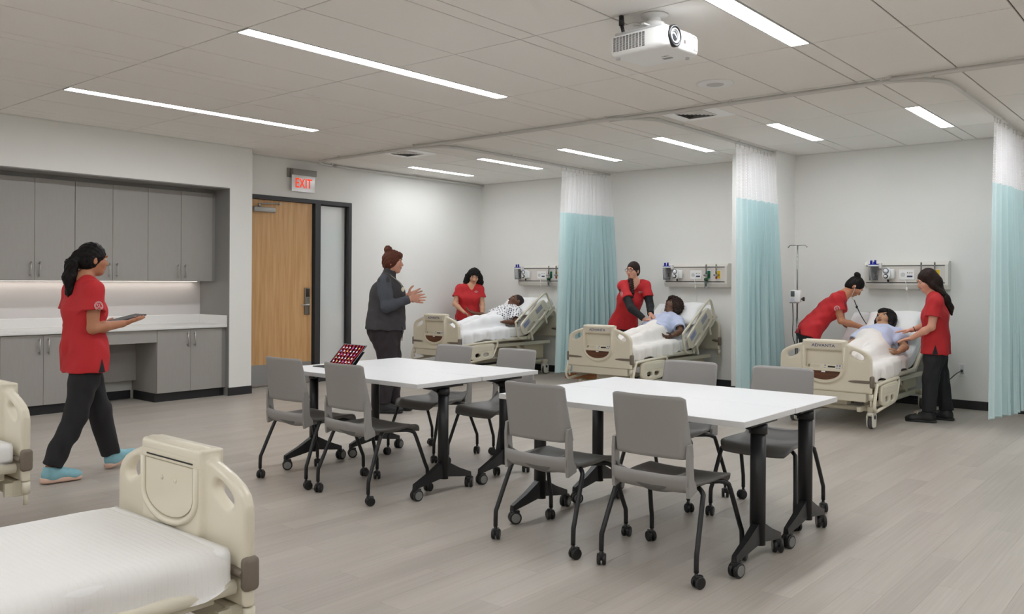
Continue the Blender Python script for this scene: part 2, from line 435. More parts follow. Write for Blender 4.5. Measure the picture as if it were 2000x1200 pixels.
g = G().box((X0, Y1, 0), (X1+.16, Y1+.16, ZC+.1)); struct('wall_back', g, M_wall, 'white wall behind the three hospital beds')
g = G().box((-4.95, 10.26, 0), (-4.36, Y1, ZC+.1)); struct('wall_pilaster', g, M_wall, 'white wall pier behind the middle cubicle curtain')
g = G().box((X1, Y0-.16, 0), (X1+.16, Y1, ZC+.1)); struct('wall_right', g, M_wall, 'white side wall on the right, out of view')
g = G().box((XF, Y0-.16, 0), (X1, Y0, ZC+.1)); struct('wall_rear', g, M_wall, 'white wall behind the viewer, out of view')
bh, bt = .1, .009
def baseb(name, segs, label):
    g = G()
    for lo, hi in segs: g.rbox(lo, hi, .003, 1, False)
    o = g.build(name, M_base); tag(o, label, 'baseboard', kind='structure')
baseb('baseboard_left', [((XF, RY1-.02, 0), (XF+bt, 6.12+bt, bh)), ((X0+.06, 6.12, 0), (XF+bt, 6.12+bt, bh)), ((XF, Y0, 0), (XF+bt, RY0, bh))], 'black rubber baseboard at the foot of the left wall')
baseb('baseboard_door', [((X0, DY1+.0, 0), (X0+bt, Y1, bh))], 'black rubber baseboard on the door wall')
baseb('baseboard_back', [((X0+bt, Y1-bt, 0), (-4.95, Y1, bh)), ((-4.36, Y1-bt, 0), (X1, Y1, bh))], 'black rubber baseboard behind the beds')
baseb('baseboard_pilaster', [((-4.95-bt, 10.26-bt, 0), (-4.36+bt, 10.26, bh)), ((-4.36, 10.26, 0), (-4.36+bt, Y1-bt, bh)), ((-4.95-bt, 10.26, 0), (-4.95, Y1-bt, bh))], 'black rubber baseboard round the wall pier')
baseb('baseboard_right', [((X1-bt, Y0, 0), (X1, Y1-bt, bh))], 'black rubber baseboard on the right wall, out of view')
baseb('baseboard_rear', [((XF+bt, Y0, 0), (X1-bt, Y0+bt, bh))], 'black rubber baseboard behind the viewer')
baseb('baseboard_alcove', [((RX, 4.07, 0), (RX+bt, 4.90, bh))], 'black rubber baseboard in the knee space under the counter')

# ------------------------------------------------------------------ ceiling with tiles
ceil = G().box((X0-.3, Y0-.1, ZC+.010), (X1+.1, Y1+.1, ZC+.05)).build('ceiling', M_grid); tag(ceil, 'suspended ceiling of pale grey acoustic tiles in a narrow grid', 'ceiling', kind='structure')
S0, SP, SW = -2.385, 1.3665, .145; YP0, YP = 3.175, 1.3365
LIGHTS = []                                                     # (strip index, first row, rows)
for k in (-4, -2, 0, 2, 4): LIGHTS.append((k, 0, 2)); LIGHTS.append((k, -4, 2))
for k in range(-5, 5): LIGHTS.append((k, 4, 1))
lit = {(k, r) for k, r0, n in LIGHTS for r in range(r0, r0+n)}
VENTS = [(-8.17, 7.565), (-4.03, 7.545)]
gp = .0055; far = G(); tmesh = {}; nt_ = 0
def ctile(name, xa, xb, ya, yb):
    global nt_
    xa, xb = max(xa, X0), min(xb, X1); ya, yb = max(ya, Y0), min(yb, Y1)
    if xb-xa < .03 or yb-ya < .03: return
    if ya >= 1.8 and xa < 1.2:
        key = (name, round(xb-xa, 4), round(yb-ya, 4))
        if key not in tmesh:
            tmesh[key] = G().rbox((gp, gp, 0), (xb-xa-gp, yb-ya-gp, .018), .002, 1, False).mesh(name); tmesh[key].materials.append(M_tile)
        link(name, tmesh[key], M_tile, ceil, (xa, ya, ZC)); nt_ += 1
    else: far.box((xa+gp, ya+gp, ZC), (xb-gp, yb-gp, ZC+.018))
for k in range(-6, 6):
    s = S0+k*SP
    for r in range(-5, 6):
        ya, yb = YP0+r*YP, YP0+(r+1)*YP
        if (k, r) not in lit: ctile('ceiling_strip', s, s+SW, ya, yb)
        ctile('ceiling_tile', s+SW, s+.7555, ya, yb); ctile('ceiling_tile', s+.7555, s+SP, ya, yb)
tag(far.build('far_tiles', M_tile, ceil), kind='stuff')
G().box((X0, 6.12, ZC-.012), (X0+.012, Y1, ZC+.006)).box((X0+.012, Y1-.012, ZC-.012), (X1, Y1, ZC+.006)).box((XF, Y0, ZC-.012), (XF+.012, 6.12, ZC+.006)).build('wall_angle', M_wht2, ceil)

def light_label(k, r0):
    if r0 == 4:
        return {-5: 'short ceiling light nearest the far left corner, over the first bed', -4: 'short ceiling light second from the far left corner, over the first bed',
                -3: 'short ceiling light over the middle bay, just right of the first curtain', -2: 'short ceiling light over the middle bay, beside the second curtain track',
                -1: 'short ceiling light over the third bay, left of its pair', 0: 'short ceiling light at the right end of the row over the beds'}.get(k, 'short recessed ceiling light beyond the right edge of the view')
    if r0 == 0:
        return {-4: 'long ceiling light nearest the cabinet wall', -2: 'long ceiling light in the middle, over the left table', 0: 'long ceiling light at top right, beside the projector'}.get(k, 'long recessed ceiling light out of view on the right')
    return 'long recessed ceiling light behind the viewer'
lmesh = {}
for k, r0, n in LIGHTS:
    s = S0+k*SP; ya, yb = YP0+r0*YP+.012, YP0+(r0+n)*YP-.012
    grp = 'short ceiling lights over the beds' if r0 == 4 else 'long ceiling lights over the classroom'
    t = thing('ceiling_light', light_label(k, r0), 'ceiling light', (s, ya, ZC), 0, grp); L = yb-ya
    if n not in lmesh:
        fr = G().box((.004, 0, -.003), (.010, L, .012)).box((SW-.010, 0, -.003), (SW-.004, L, .012)).box((.010, 0, -.003), (SW-.010, .006, .012)).box((.010, L-.006, -.003), (SW-.010, L, .012)).mesh('light_frame')
        fr.materials.append(M_wht2)
        df = G().box((.010, .006, .001), (SW-.010, L-.006, .004)).mesh('light_diffuser'); df.materials.append(M_panel if n == 2 else M_panel2); lmesh[n] = (fr, df)
    link('frame', lmesh[n][0], M_wht2, t); link('diffuser', lmesh[n][1], M_panel, t)

# supply air diffusers
def vent(x, y, label):
    t = thing('ceiling_vent', label, 'ceiling vent', (x, y, ZC), 0, 'square ceiling air vents'); h = .285
    G().rbox((-h, -h, -.009), (h, h, .003), .003, 1, False).build('plate', mat('vent_white', (252, 252, 252), .35), t)
    G().box((-.15, -.15, -.0105), (.15, .15, -.009)).build('throat', mat('vent_dark', (52, 52, 52), .8), t)
    for i, a in enumerate((.15, .12, .09, .06, .03)):
        gg = G(); b_ = a-.012; z0, z1 = -.021+.001*i, -.010
        gg.add([(-a,-a,z1),(a,-a,z1),(a,a,z1),(-a,a,z1),(-b_,-b_,z0),(b_,-b_,z0),(b_,b_,z0),(-b_,b_,z0)], [(0,1,5,4),(1,2,6,5),(2,3,7,6),(3,0,4,7)])
        gg.build('louvre', M_wht2, t)
vent(*VENTS[0], 'square ceiling air vent near the exit door')
vent(*VENTS[1], 'square ceiling air vent over the middle bay entrance')
t = thing('ceiling_speaker', 'round white ceiling speaker behind the projector', 'speaker', (-3.305, 6.52, ZC))
G().lathe([(.155, 0), (.155, -.004), (.135, -.010), (.075, -.011)], 40).build('rim', M_white, t)
G().lathe([(.074, -.008), (.07, -.0125), (0, -.0135)], 32).build('grille', mat('speaker_grille', (206, 206, 204), .7, bump=.3, bscale=900), t)

# ------------------------------------------------------------------ exit door and sidelight
frame_o = G()
fx0, fx1 = X0-.13, X0+.012
frame_o.box((fx0, DY0, 0), (fx1, DY0+.05, DZ)).box((fx0, DY1-.05, 0), (fx1, DY1, DZ)).box((fx0, DY0+.05, DZ-.055), (fx1, DY1-.05, DZ)).box((fx0, 7.385, 0), (fx1, 7.475, DZ-.055))
frame_o.box((fx0, DY0+.05, 0), (fx0+.05, DY0+.068, DZ-.055)).box((fx0, 7.367, 0), (fx0+.05, 7.385, DZ-.055)).box((fx0, DY0+.05, DZ-.075), (fx0+.05, 7.367, DZ-.055))
frame_o.box((fx0, 7.475, 0), (fx1-.02, DY1-.05, .09)).box((X0-.10, 7.475, .09), (X0-.06, 7.49, DZ-.055)).box((X0-.10, 7.965, .09), (X0-.06, DY1-.05, DZ-.055)).box((X0-.10, 7.49, DZ-.07), (X0-.06, 7.965, DZ-.055))
dr = thing('door_1', 'tall maple veneer exit door with lever lock, closer and steel kick plate', 'door', (X0, DY0, 0)); dr['kind'] = 'structure'
def loc_(g): return g
leaf = G().rbox((-.078, .056, .012), (-.034, 1.082, DZ-.058), .003, 1, False).build('leaf', M_door, dr)
G().rbox((-.034, .07, .02), (-.0315, 1.07, .30), .001, 1, False).build('kick_plate', M_steel2, dr)
lk = G().rbox((-.034, .955, .95), (-.012, 1.035, 1.325), .008).build('lock_plate', mat('lock_satin', (140, 136, 130), .35, .9), dr)
G().rbox((-.013, .962, 1.20), (-.004, 1.028, 1.318), .006).build('keypad', mat('lock_bronze', (62, 56, 52), .35, .6), lk)
G().cyl((-.012, .995, 1.09), (.035, .995, 1.09), .016).tube([(.03, 1.0, 1.09), (.032, .93, 1.088), (.03, .868, 1.086)], [.012, .011, .009], 10, 3).build('lever', M_steel, lk)
cl = G().rbox((-.034, .12, 2.335), (.02, .45, 2.40), .008).build('door_closer', mat('closer_silver', (176, 174, 172), .45, .5), dr)
G().tube([(-.005, .21, 2.40), (-.005, .21, 2.445)], .018, 10).tube([(-.005, .21, 2.44), (.03, .35, 2.452), (-.01, .53, 2.46)], .008, 6).cyl((-.03, .53, 2.46), (0, .53, 2.46), .014, 10).build('closer_arm', M_steel2, cl)
G().box((-.10, .05, 0), (.01, 1.09, .010)).build('threshold', M_steel2, dr)
fo = frame_o.build('trim_1', M_frame); tag(fo, 'charcoal steel frame round the exit door and sidelight', 'door frame', kind='structure')
wn_ = thing('window_1', 'tall narrow sidelight window beside the exit door', 'window', (X0-.08, 7.49, .09)); wn_['kind'] = 'structure'
m, nt, b = new_mat('sidelight_glass')
b.inputs['Base Color'].default_value = lin((230, 231, 230)); b.inputs['Roughness'].default_value = .03; b.inputs['Specular IOR Level'].default_value = 1.0; b.inputs['Coat Weight'].default_value = .6; b.inputs['Coat Roughness'].default_value = .02; b.inputs['Coat IOR'].default_value = 1.9  # opaque pale base colour stands in for the lit corridor behind the glass
G().box((-.004, 0, 0), (.004, .475, DZ-.16)).build('pane', m, wn_)

# exit sign
t = thing('exit_sign', 'edge-lit red EXIT sign on clear panel above the door', 'exit sign', (X0, 7.125, 2.92))
G().rbox((0, -.215, -.085), (.022, .215, .04), .004, 1, False).rbox((.022, -.165, -.05), (.085, .225, .03), .006).build('housing', mat('exit_housing', (148, 144, 140), .5, .3), t)
pn = G().box((.058, -.175, -.275), (.066, .205, -.05)).build('acrylic_panel', mat('exit_acrylic', (238, 236, 236), .12, spec=.8, coat=.5), t)
ex_ = text_geo('EXIT', .185, emit_mat('exit_red', (255, 74, 50), .9), 'lettering', pn, (.068, .015, -.165), (PI/2, 0, PI/2), .002, 'CENTER', .0015); ex_.data.transform(Matrix.Scale(.74, 4, (1, 0, 0)))

# ------------------------------------------------------------------ cabinets in the alcove
UX, BX = -9.755, -9.50
def cab_handle(parent, x, y, z, L=.165):
    G().cyl((x+.03, y, z-L/2), (x+.03, y, z+L/2), .006, 8).cyl((x, y, z-L/2+.02), (x+.03, y, z-L/2+.02), .005, 8).cyl((x, y, z+L/2-.02), (x+.03, y, z+L/2-.02), .005, 8).build('handle', M_steel, parent)
for i, (ya, wi, n, lb) in enumerate([(2.44, .4145, 2, 'grey wall cabinet at the far left end, mostly out of view'), (3.268, .414, 2, 'grey two-door wall cabinet left of the walking student'), (4.098, .414, 2, 'grey two-door wall cabinet in the middle, behind the walking student'), (4.926, .414, 2, 'grey two-door wall cabinet at the right end, next to the pier')]):
    t = thing('wall_cabinet', lb, 'cabinet', (RX, ya, 1.41), 0, 'grey wall cabinets over the counter'); D = UX-RX; H_ = 2.505-1.41
    G().box((.002, .001, 0), (D-.021, wi*2-.001, H_)).build('carcass', M_lam, t)
    for d in range(2):
        do = G().rbox((D-.019, d*wi+.0015, .0), (D, (d+1)*wi-.0015, H_-.002), .0015, 1, False).build('door', M_lam, t)
        cab_handle(do, D, (wi-.045 if d == 0 else wi+.045), .12)
t = G().box((RX+.002, 5.755, 1.41), (UX-.012, RY1-.013, 2.505)).build('cabinet_filler', M_lamd); tag(t, 'narrow grey filler strip between the wall cabinets and alcove side', 'filler')
g = G().box((RX, RY0, 2.505), (UX-.03, RY1-.013, RZ-.013)).build('trim_2', M_lamd); tag(g, 'recessed grey scribe strip above the wall cabinets', 'trim', kind='structure')
g = G().box((RX, RY1-.012, 0), (XF-.001, RY1-.0005, RZ-.001)).box((RX, RY0+.001, RZ-.012), (XF-.001, RY1-.012, RZ-.0005)).build('trim_3', M_lamd); tag(g, 'grey laminate lining of the cabinet alcove', 'trim', kind='structure')
g = G().box((RX, RY0, .99), (RX+.008, RY1-.013, 1.409)).build('trim_4', M_splash); tag(g, 'pale laminate backsplash above the counter', 'trim', kind='structure')
t = thing('under_cabinet_light', 'slim lit strip light under the wall cabinets', 'strip light', (RX+.07, 2.5, 1.41))
G().box((-.02, 0, -.006), (.02, 3.22, -.001)).build('housing', M_wht2, t)
G().box((-.017, .01, -.007), (.017, 3.21, -.006)).build('lens', emit_mat('strip_lens', (255, 246, 236), 7.), t)
ct = thing('countertop', 'long white solid-surface countertop with upstand backsplash', 'countertop', (RX, RY0, .845))
G().rbox((.001, .001, 0), (BX+.03-RX, RY1-RY0-.014, .035), .005).build('slab', M_count, ct)
G().rbox((.001, .001, .035), (.021, RY1-RY0-.014, .145), .003, 1, False).rbox((.021, RY1-RY0-.032, .035), (BX+.03-RX, RY1-RY0-.014, .145), .003, 1, False).build('upstand', M_count, ct)
def base_cab(ya, wi, lb, legs=True):
    t = thing('base_cabinet', lb, 'cabinet', (RX, ya, 0), 0, 'grey base cabinets under the counter'); D = BX-RX
    G().box((.011, .001, .105), (D-.021, wi*2-.001, .844)).build('carcass', M_lam, t)
    G().box((.05, .0, 0), (D-.055, wi*2, .105)).build('toe_kick', M_base, t)
    for d in range(2):
        do = G().rbox((D-.019, d*wi+.0015, .106), (D, (d+1)*wi-.0015, .838), .0015, 1, False).build('door', M_lam, t)
        cab_handle(do, D, (wi-.045 if d == 0 else wi+.045), .722, .175)
base_cab(2.44, .412, 'grey base cabinet at the far left end, mostly out of view')
base_cab(3.268, .41, 'grey two-door base cabinet left of the knee space')
base_cab(4.914, .414, 'grey two-door base cabinet right of the knee space, beside the pier')
t = thing('cabinet_filler', 'narrow grey filler strip between base cabinet and alcove side', 'filler', (RX, 5.743, 0))
G().box((.011, 0, .105), (BX-RX-.012, .054, .844)).build('strip', M_lamd, t); G().box((.05, 0, 0), (BX-RX-.055, .054, .105)).build('toe_kick', M_base, t)
t = thing('knee_space_apron', 'grey apron and modesty panel of the open knee space under the counter', 'apron', (RX, 4.09, 0))
G().box((BX-RX-.021, .001, .70), (BX-RX-.001, .822, .843)).build('apron', M_lam, t)
G().prism([(.06, .42), (.02, .70), (.02, .84), (.06, .84), (.12, .56), (.12, .225), (.10, .225), (.10, .42)], 'Y', .002, .821).build('modesty_panel', M_lam, t)

# ------------------------------------------------------------------ cubicle curtain tracks and curtains
TZ = ZC-.045
HANGER = G().box((-.008, -.008, TZ+.02), (.008, .008, ZC)).mesh('hanger')
HOOK = G().tube([(0, 0, TZ+.01), (0, 0, TZ-.012), (0, 0, 2.99)], .0035, 5).lathe([(0, TZ-.014), (.009, TZ-.010), (.009, TZ-.002), (0, TZ+.002)], 8).mesh('hook')
def track(path, label, name='curtain_track'):
    t = thing(name, label, 'curtain track', (0, 0, 0), 0, 'ceiling curtain tracks')
    G().tube([(x, y, TZ+.012) for x, y in path], .019, 4, 0, flat=(1, 1.0)).build('rail', mat('track_white', (214, 212, 208), .45), t)
    for (x, y) in path[::7]: link('hanger', HANGER, M_wht2, t, (x, y, 0))
    return t
def arc(cx, cy, r, a0, a1, n=10): return [(cx+r*math.cos(math.radians(a0+(a1-a0)*i/n)), cy+r*math.sin(math.radians(a0+(a1-a0)*i/n))) for i in range(n+1)]
YT = 7.19
def line_(a, b, n=14): return [(a[0]+(b[0]-a[0])*i/n, a[1]+(b[1]-a[1])*i/n) for i in range(n+1)]
track(line_((-9.76, 10.8), (-9.76, 7.61))+arc(-9.34, 7.61, .42, 180, 270)+line_((-9.34, YT), (-7.62, YT))+arc(-7.62, 7.61, .42, 270, 360)+line_((-7.2, 7.61), (-7.2, 10.8)), 'curved curtain track round the first bay, nearest the door')
track(line_((-7.60, YT-.05), (-4.82, YT-.05))+arc(-4.82, 7.56, .42, 270, 360)+line_((-4.4, 7.6), (-4.4, 10.24)), 'curved curtain track round the middle bay')
track(line_((-4.80, YT), (-2.18, YT))+arc(-2.18, 7.61, .42, 270, 360)+line_((-1.76, 7.61), (-1.76, 10.8)), 'curved curtain track round the third bay')
track(line_((-2.1, YT-.05), (1.6, YT-.05)), 'straight curtain track running off to the right')

m, nt, b = new_mat('curtain_aqua'); L_ = nt.links
b.inputs['Roughness'].default_value = .8; b.inputs['Sheen Weight'].default_value = .2
tcn = nt.nodes.new('ShaderNodeTexCoord'); nn = nt.nodes.new('ShaderNodeTexNoise'); nn.inputs['Scale'].default_value = 1.5; nn.inputs['Detail'].default_value = 2
mx = nt.nodes.new('ShaderNodeMixRGB'); mx.inputs[1].default_value = lin((203, 228, 230)); mx.inputs[2].default_value = lin((212, 234, 235)); L_.new(tcn.outputs['Object'], nn.inputs[0]); L_.new(nn.outputs[0], mx.inputs[0]); L_.new(mx.outputs[0], b.inputs['Base Color'])
n3 = nt.nodes.new('ShaderNodeTexVoronoi'); n3.inputs['Scale'].default_value = 140; bp = nt.nodes.new('ShaderNodeBump'); bp.inputs['Strength'].default_value = .08; L_.new(tcn.outputs['Object'], n3.inputs[0]); L_.new(n3.outputs[0], bp.inputs['Height']); L_.new(bp.outputs[0], b.inputs['Normal'])
tr_ = nt.nodes.new('ShaderNodeBsdfTranslucent'); L_.new(mx.outputs[0], tr_.inputs[0]); ms = nt.nodes.new('ShaderNodeMixShader'); ms.inputs[0].default_value = .25
L_.new(b.outputs[0], ms.inputs[1]); L_.new(tr_.outputs[0], ms.inputs[2]); L_.new(ms.outputs[0], nt.nodes['Material Output'].inputs[0]); M_curt = m
m, nt, b = new_mat('curtain_mesh'); L_ = nt.links
b.inputs['Base Color'].default_value = lin((246, 245, 245)); b.inputs['Roughness'].default_value = .8
uv = nt.nodes.new('ShaderNodeUVMap'); sp = nt.nodes.new('ShaderNodeSeparateXYZ'); L_.new(uv.outputs[0], sp.inputs[0])
def Mth(op, a, c=None):
    n = nt.nodes.new('ShaderNodeMath'); n.operation = op
    for i, x in enumerate((a, c)):
        if x is None: continue
        if isinstance(x, (int, float)): n.inputs[i].default_value = x
        else: L_.new(x, n.inputs[i])
    return n.outputs[0]
row_ = Mth('FLOOR', Mth('DIVIDE', sp.outputs[1], .016))
ux_ = Mth('ADD', Mth('DIVIDE', sp.outputs[0], .018), Mth('MULTIPLY', row_, .5))
dx = Mth('SUBTRACT', Mth('FRACT', ux_), .5); dy = Mth('SUBTRACT', Mth('FRACT', Mth('DIVIDE', sp.outputs[1], .016)), .5)
hole = Mth('LESS_THAN', Mth('ADD', Mth('MULTIPLY', dx, dx), Mth('MULTIPLY', dy, dy)), .125)
ts = nt.nodes.new('ShaderNodeBsdfTransparent'); ms = nt.nodes.new('ShaderNodeMixShader'); L_.new(hole, ms.inputs[0]); L_.new(b.outputs[0], ms.inputs[1]); L_.new(ts.outputs[0], ms.inputs[2]); L_.new(ms.outputs[0], nt.nodes['Material Output'].inputs[0]); M_net = m

def curtain(xc, ya, yb, zb, folds, label, seed, lead=.3, xs=0., xe=0.):
    rnd = random.Random(seed); t = thing('cubicle_curtain', label, 'curtain', (xc, ya, 0), 0, 'aqua cubicle curtains')
    L = yb-ya; n = 220; ph = rnd.random()*6
    ztop, zm = 3.0, 2.405
    amps = [rnd.uniform(.6, 1.2) for _ in range(folds+2)]
    def prof(u, s):     # u along 0..1, s 0 at top .. 1 at the hem
        k = u*folds; i = int(k); a = amps[i]*(1-(k-i))+amps[i+1]*(k-i)
        lead_w = max(0, 1-u/lead) if lead else 0
        fold = math.sin(2*PI*k+ph)+.35*math.sin(4*PI*k+ph*2.3)
        amp = (.036+.062*s)*a*(1-.85*min(1, lead_w*1.4))
        x = fold*amp+.06*s*math.sin(3*u+seed)*(1-.3*s)+s*(xs+(xe-xs)*u)
        y = u*L+.03*math.cos(2*PI*k+ph)*(.3+s)*(1-lead_w)-.03*s*(1-u)
        return x, y
    def sheet_(z0, z1, rows, s0, s1, scallop=False):
        P = []
        for r in range(rows+1):
            q = r/rows; s = s0+(s1-s0)*q; P.append([])
            for c in range(n+1):
                u = c/n; x, y = prof(u, s); z = z0+(z1-z0)*q
                if scallop and r == 0: z -= .012*abs(math.sin(u*L/.11*PI))
                P[-1].append((x, y, z))
        return P
    Pn = sheet_(ztop, zm, 8, 0, .28, True); me = G().sheet(Pn).mesh('net'); uvl = me.uv_layers.new(name='UVMap')
    lens = [0]
    for c in range(n):
        a, b_ = prof(c/n, .2), prof((c+1)/n, .2); lens.append(lens[-1]+math.hypot(b_[0]-a[0], b_[1]-a[1]))
    nj = n+1
    for lp in me.loops:
        vi = lp.vertex_index; uvl.data[lp.index].uv = (lens[vi % nj], me.vertices[vi].co.z)
    link('mesh_top', me, M_net, t)
    P = sheet_(zm+.01, zb, 26, .28, 1.0); G().sheet(P).build('panel', M_curt, t)
    H = [P[-1], [(x, y-.0, z-.001) for x, y, z in P[-1]]]
    for c in range(0, int(L/.11)+1):
        u = min(1, c*.11/L); x, y = prof(u, 0); link('hook', HOOK, mat('curtain_hook', (205, 204, 200), .4), t, (x*.5, y, 0))
    zt = G(); zt.sheet([[(x+.003, y, z) for x, y, z in P[0]], [(x+.003, y, z-.022) for x, y, z in P[1]]])
    G().sheet([[(x, y, z+.022) for x, y, z in P[-1]], [(x*1.0+.002, y, z) for x, y, z in P[-1]]], np.array((.003, 0, 0))).build('hem', M_curt, t)
    return t
curtain(-7.2, 9.60, 10.78, .14, 12, 'aqua cubicle curtain between the first and middle beds', 3, .2, -.10, .16)
curtain(-4.40, 9.20, 10.22, .13, 9, 'aqua cubicle curtain beside the wall pier and drip stand', 8, .36, -.03, .16)
curtain(-1.76, 9.25, 10.75, .13, 10, 'aqua cubicle curtain at the right edge of the view', 5, .3, .02, .05)

# ------------------------------------------------------------------ casters
M_ring = mat('caster_grey', (128, 128, 126), .5)
def caster_geo(g, ringg, c, r, ang, w_, hub=.62, cap_side=None):
    """twin-wheel caster with its stem; c = point on the floor under the stem"""
    a = V3((math.cos(ang), math.sin(ang), 0)); fwd = V3((-a[1], a[0], 0)); o = V3(c)+fwd*.012+V3((0, 0, r))
    for s in (-1, 1):
        i, e = o+a*s*.005, o+a*s*w_
        g.tube([i, i+a*s*.003, e-a*s*.004, e], [r*.92, r, r, r*.88], 18)
        if ringg is not None and (cap_side is None or s == cap_side): ringg.tube([e, e+a*s*.0015], [r*hub, r*hub*.94], 16)
    g.cyl(V3(c)+V3((0, 0, r*.9)), V3(c)+V3((0, 0, 2*r+.022)), .009, 8)
    g.obox(o+V3((0, 0, r*.55)), a, fwd, (0, 0, 1), (w_*.55, r*.75, r*.55), .004)

# ------------------------------------------------------------------ stacking chairs
def make_chair(label):
    t = thing('stacking_chair', label, 'chair', (0, 0, 0), 0, 'grey stacking chairs round the tables')
    # seat: dished shell with a waterfall front and a raised rear lip
    ni, nj = 22, 20; top = []; bot = []
    for i in range(ni+1):
        q = i/ni; y = .245-.475*q
        hw = .222+.012*math.sin(PI*min(1, q*1.15))-.026*q
        if q < .12: hw -= .03*(1-q/.12)**2
        row = []; rb = []
        for j in range(nj+1):
            s = -1+2*j/nj; x = hw*s
            z = .452-.020*math.cos(s*PI/2)**1.0*min(1, q*3)*(1-.2*q)+.010*abs(s)**3
            z += -.045*max(0, 1-q/.16)**2+.012*math.exp(-((q-.22)/.15)**2)*math.cos(s*PI/2)
            lip = max(0, (q-.80)/.20)
            z += .052*lip**1.6+.02*lip*abs(s)**4
            row.append((x, y+.012*lip*(1-abs(s)), z))
            th = .016+.030*math.cos(s*PI/2)**.8*(1-abs(2*q-1.1)**2*.6) if q > .03 else .014
            rb.append((x*.985, y+.012*lip*(1-abs(s)), z-max(.014, th)-.03*lip*math.cos(s*PI/2)))
        top.append(row); bot.append(rb)
    g = G(); g.sheet(np.array(top), np.array(bot)-np.array(top)); g.build('seat', mat('charcoal_polypropylene', (104, 102, 100), .42, bump=.02, bscale=900), t)
    R_ = []; n_ = 24
    for k in range(n_+1):
        q = k/n_; s = -1+2*q; x = .206*s; yb = -.243+.016*(1-s*s); dip = .006*(1-s*s)
        R_.append([(x, yb, .505-dip+.012*abs(s)**5), (x, yb-.006, .48-dip), (x, yb+.004, .45-dip), (x*.98, yb+.030, .425-dip*2)])
    G().sheet(np.array(R_), np.array((0, .007, 0))).build('seat_rim', M_chair, t)
    # back panel, curved in plan
    P = []
    for i in range(17):
        q = i/16; row = []
        for j in range(29):
            s = -1+2*j/28; hw = .208-.010*q; e = max(0, (abs(s)-.80)/.20)
            z = .585+.008*e*e*e+(.30-.020*max(0, (abs(s)-.84)/.16)**2.2)*q
            y = -.238-.045*q+.018*q*q-.022*(1-s*s)*(1+.5*q)+(.040*(1-q)+.004)*e*e
            row.append((hw*s, y, z))
        P.append(row)
    bp = G().sheet(np.array(P), np.array((0, .011, 0))).build('backrest', M_chair, t)
    for s in (-1, 1):
        poly = [(-.235, .405), (-.16, .425), (-.165, .455), (-.188, .485), (-.196, .54), (-.199, .62), (-.208, .66), (-.238, .655), (-.245, .60), (-.243, .52), (-.240, .43)]
        g = G().prism([(y, z) for y, z in poly], 'X', s*.204-.008, s*.204+.009)
        g.build('back_upright', M_chair, t)
    for sx in (-1, 1):
        for sy in (-1, 1):
            if sy < 0: path = [(sx*.14, -.03, .424), (sx*.20, -.10, .424), (sx*.232, -.135, .412), (sx*.240, -.155, .385), (sx*.258, -.243, .185), (sx*.26, -.256, .15), (sx*.26, -.258, .075)]
            else: path = [(sx*.14, .05, .424), (sx*.195, .125, .424), (sx*.222, .155, .412), (sx*.232, .175, .38), (sx*.256, .24, .19), (sx*.26, .255, .15), (sx*.26, .257, .075)]
            lg = G().tube(path, .0125, 10, 2).build('leg', M_blackmetal, t)
            cg, rg = G(), G(); caster_geo(cg, rg, (sx*.26, sy*.2575, 0), .029, {(-1, -1): .5, (1, -1): -.4, (-1, 1): 1.0, (1, 1): .2}[(sx, sy)], .023, .95)
            cs = cg.build('caster', M_black, lg); 
    G().tube([(-.15, -.03, .422), (-.15, .05, .422), (.15, .05, .422), (.15, -.03, .422)], .011, 8, closed=True).build('seat_frame', M_blackmetal, t)
    return t
chairs = [((-5.085, 3.80), .03, 'grey chair at the near side of the left table, closest to the door'),
          ((-4.43, 3.81), -.01, 'grey chair at the near side of the left table, in front of the tablet'),
          ((-5.05, 4.985), PI+.02, 'grey chair at the far side of the left table, closest to the instructor'),
          ((-4.40, 5.02), PI-.04, 'grey chair at the far side of the left table, right of its neighbour'),
          ((-2.85, 3.815), .02, 'grey chair at the near side of the right table, on the left'),
          ((-2.17, 3.845), .03, 'grey chair nearest the viewer, at the near side of the right table'),
          ((-2.845, 5.025), PI+.01, 'grey chair at the far side of the right table, in front of the middle bed'),
          ((-2.20, 5.07), PI+.05, 'grey chair at the far side of the right table, closest to the third bed')]
c0 = make_chair(chairs[0][2])
for i, ((x, y), rz, lb) in enumerate(chairs):
    if i == 0: c0.location = (x, y, 0); c0.rotation_euler = (0, 0, rz)
    else: dup(c0, (x, y, 0), rz, lb)

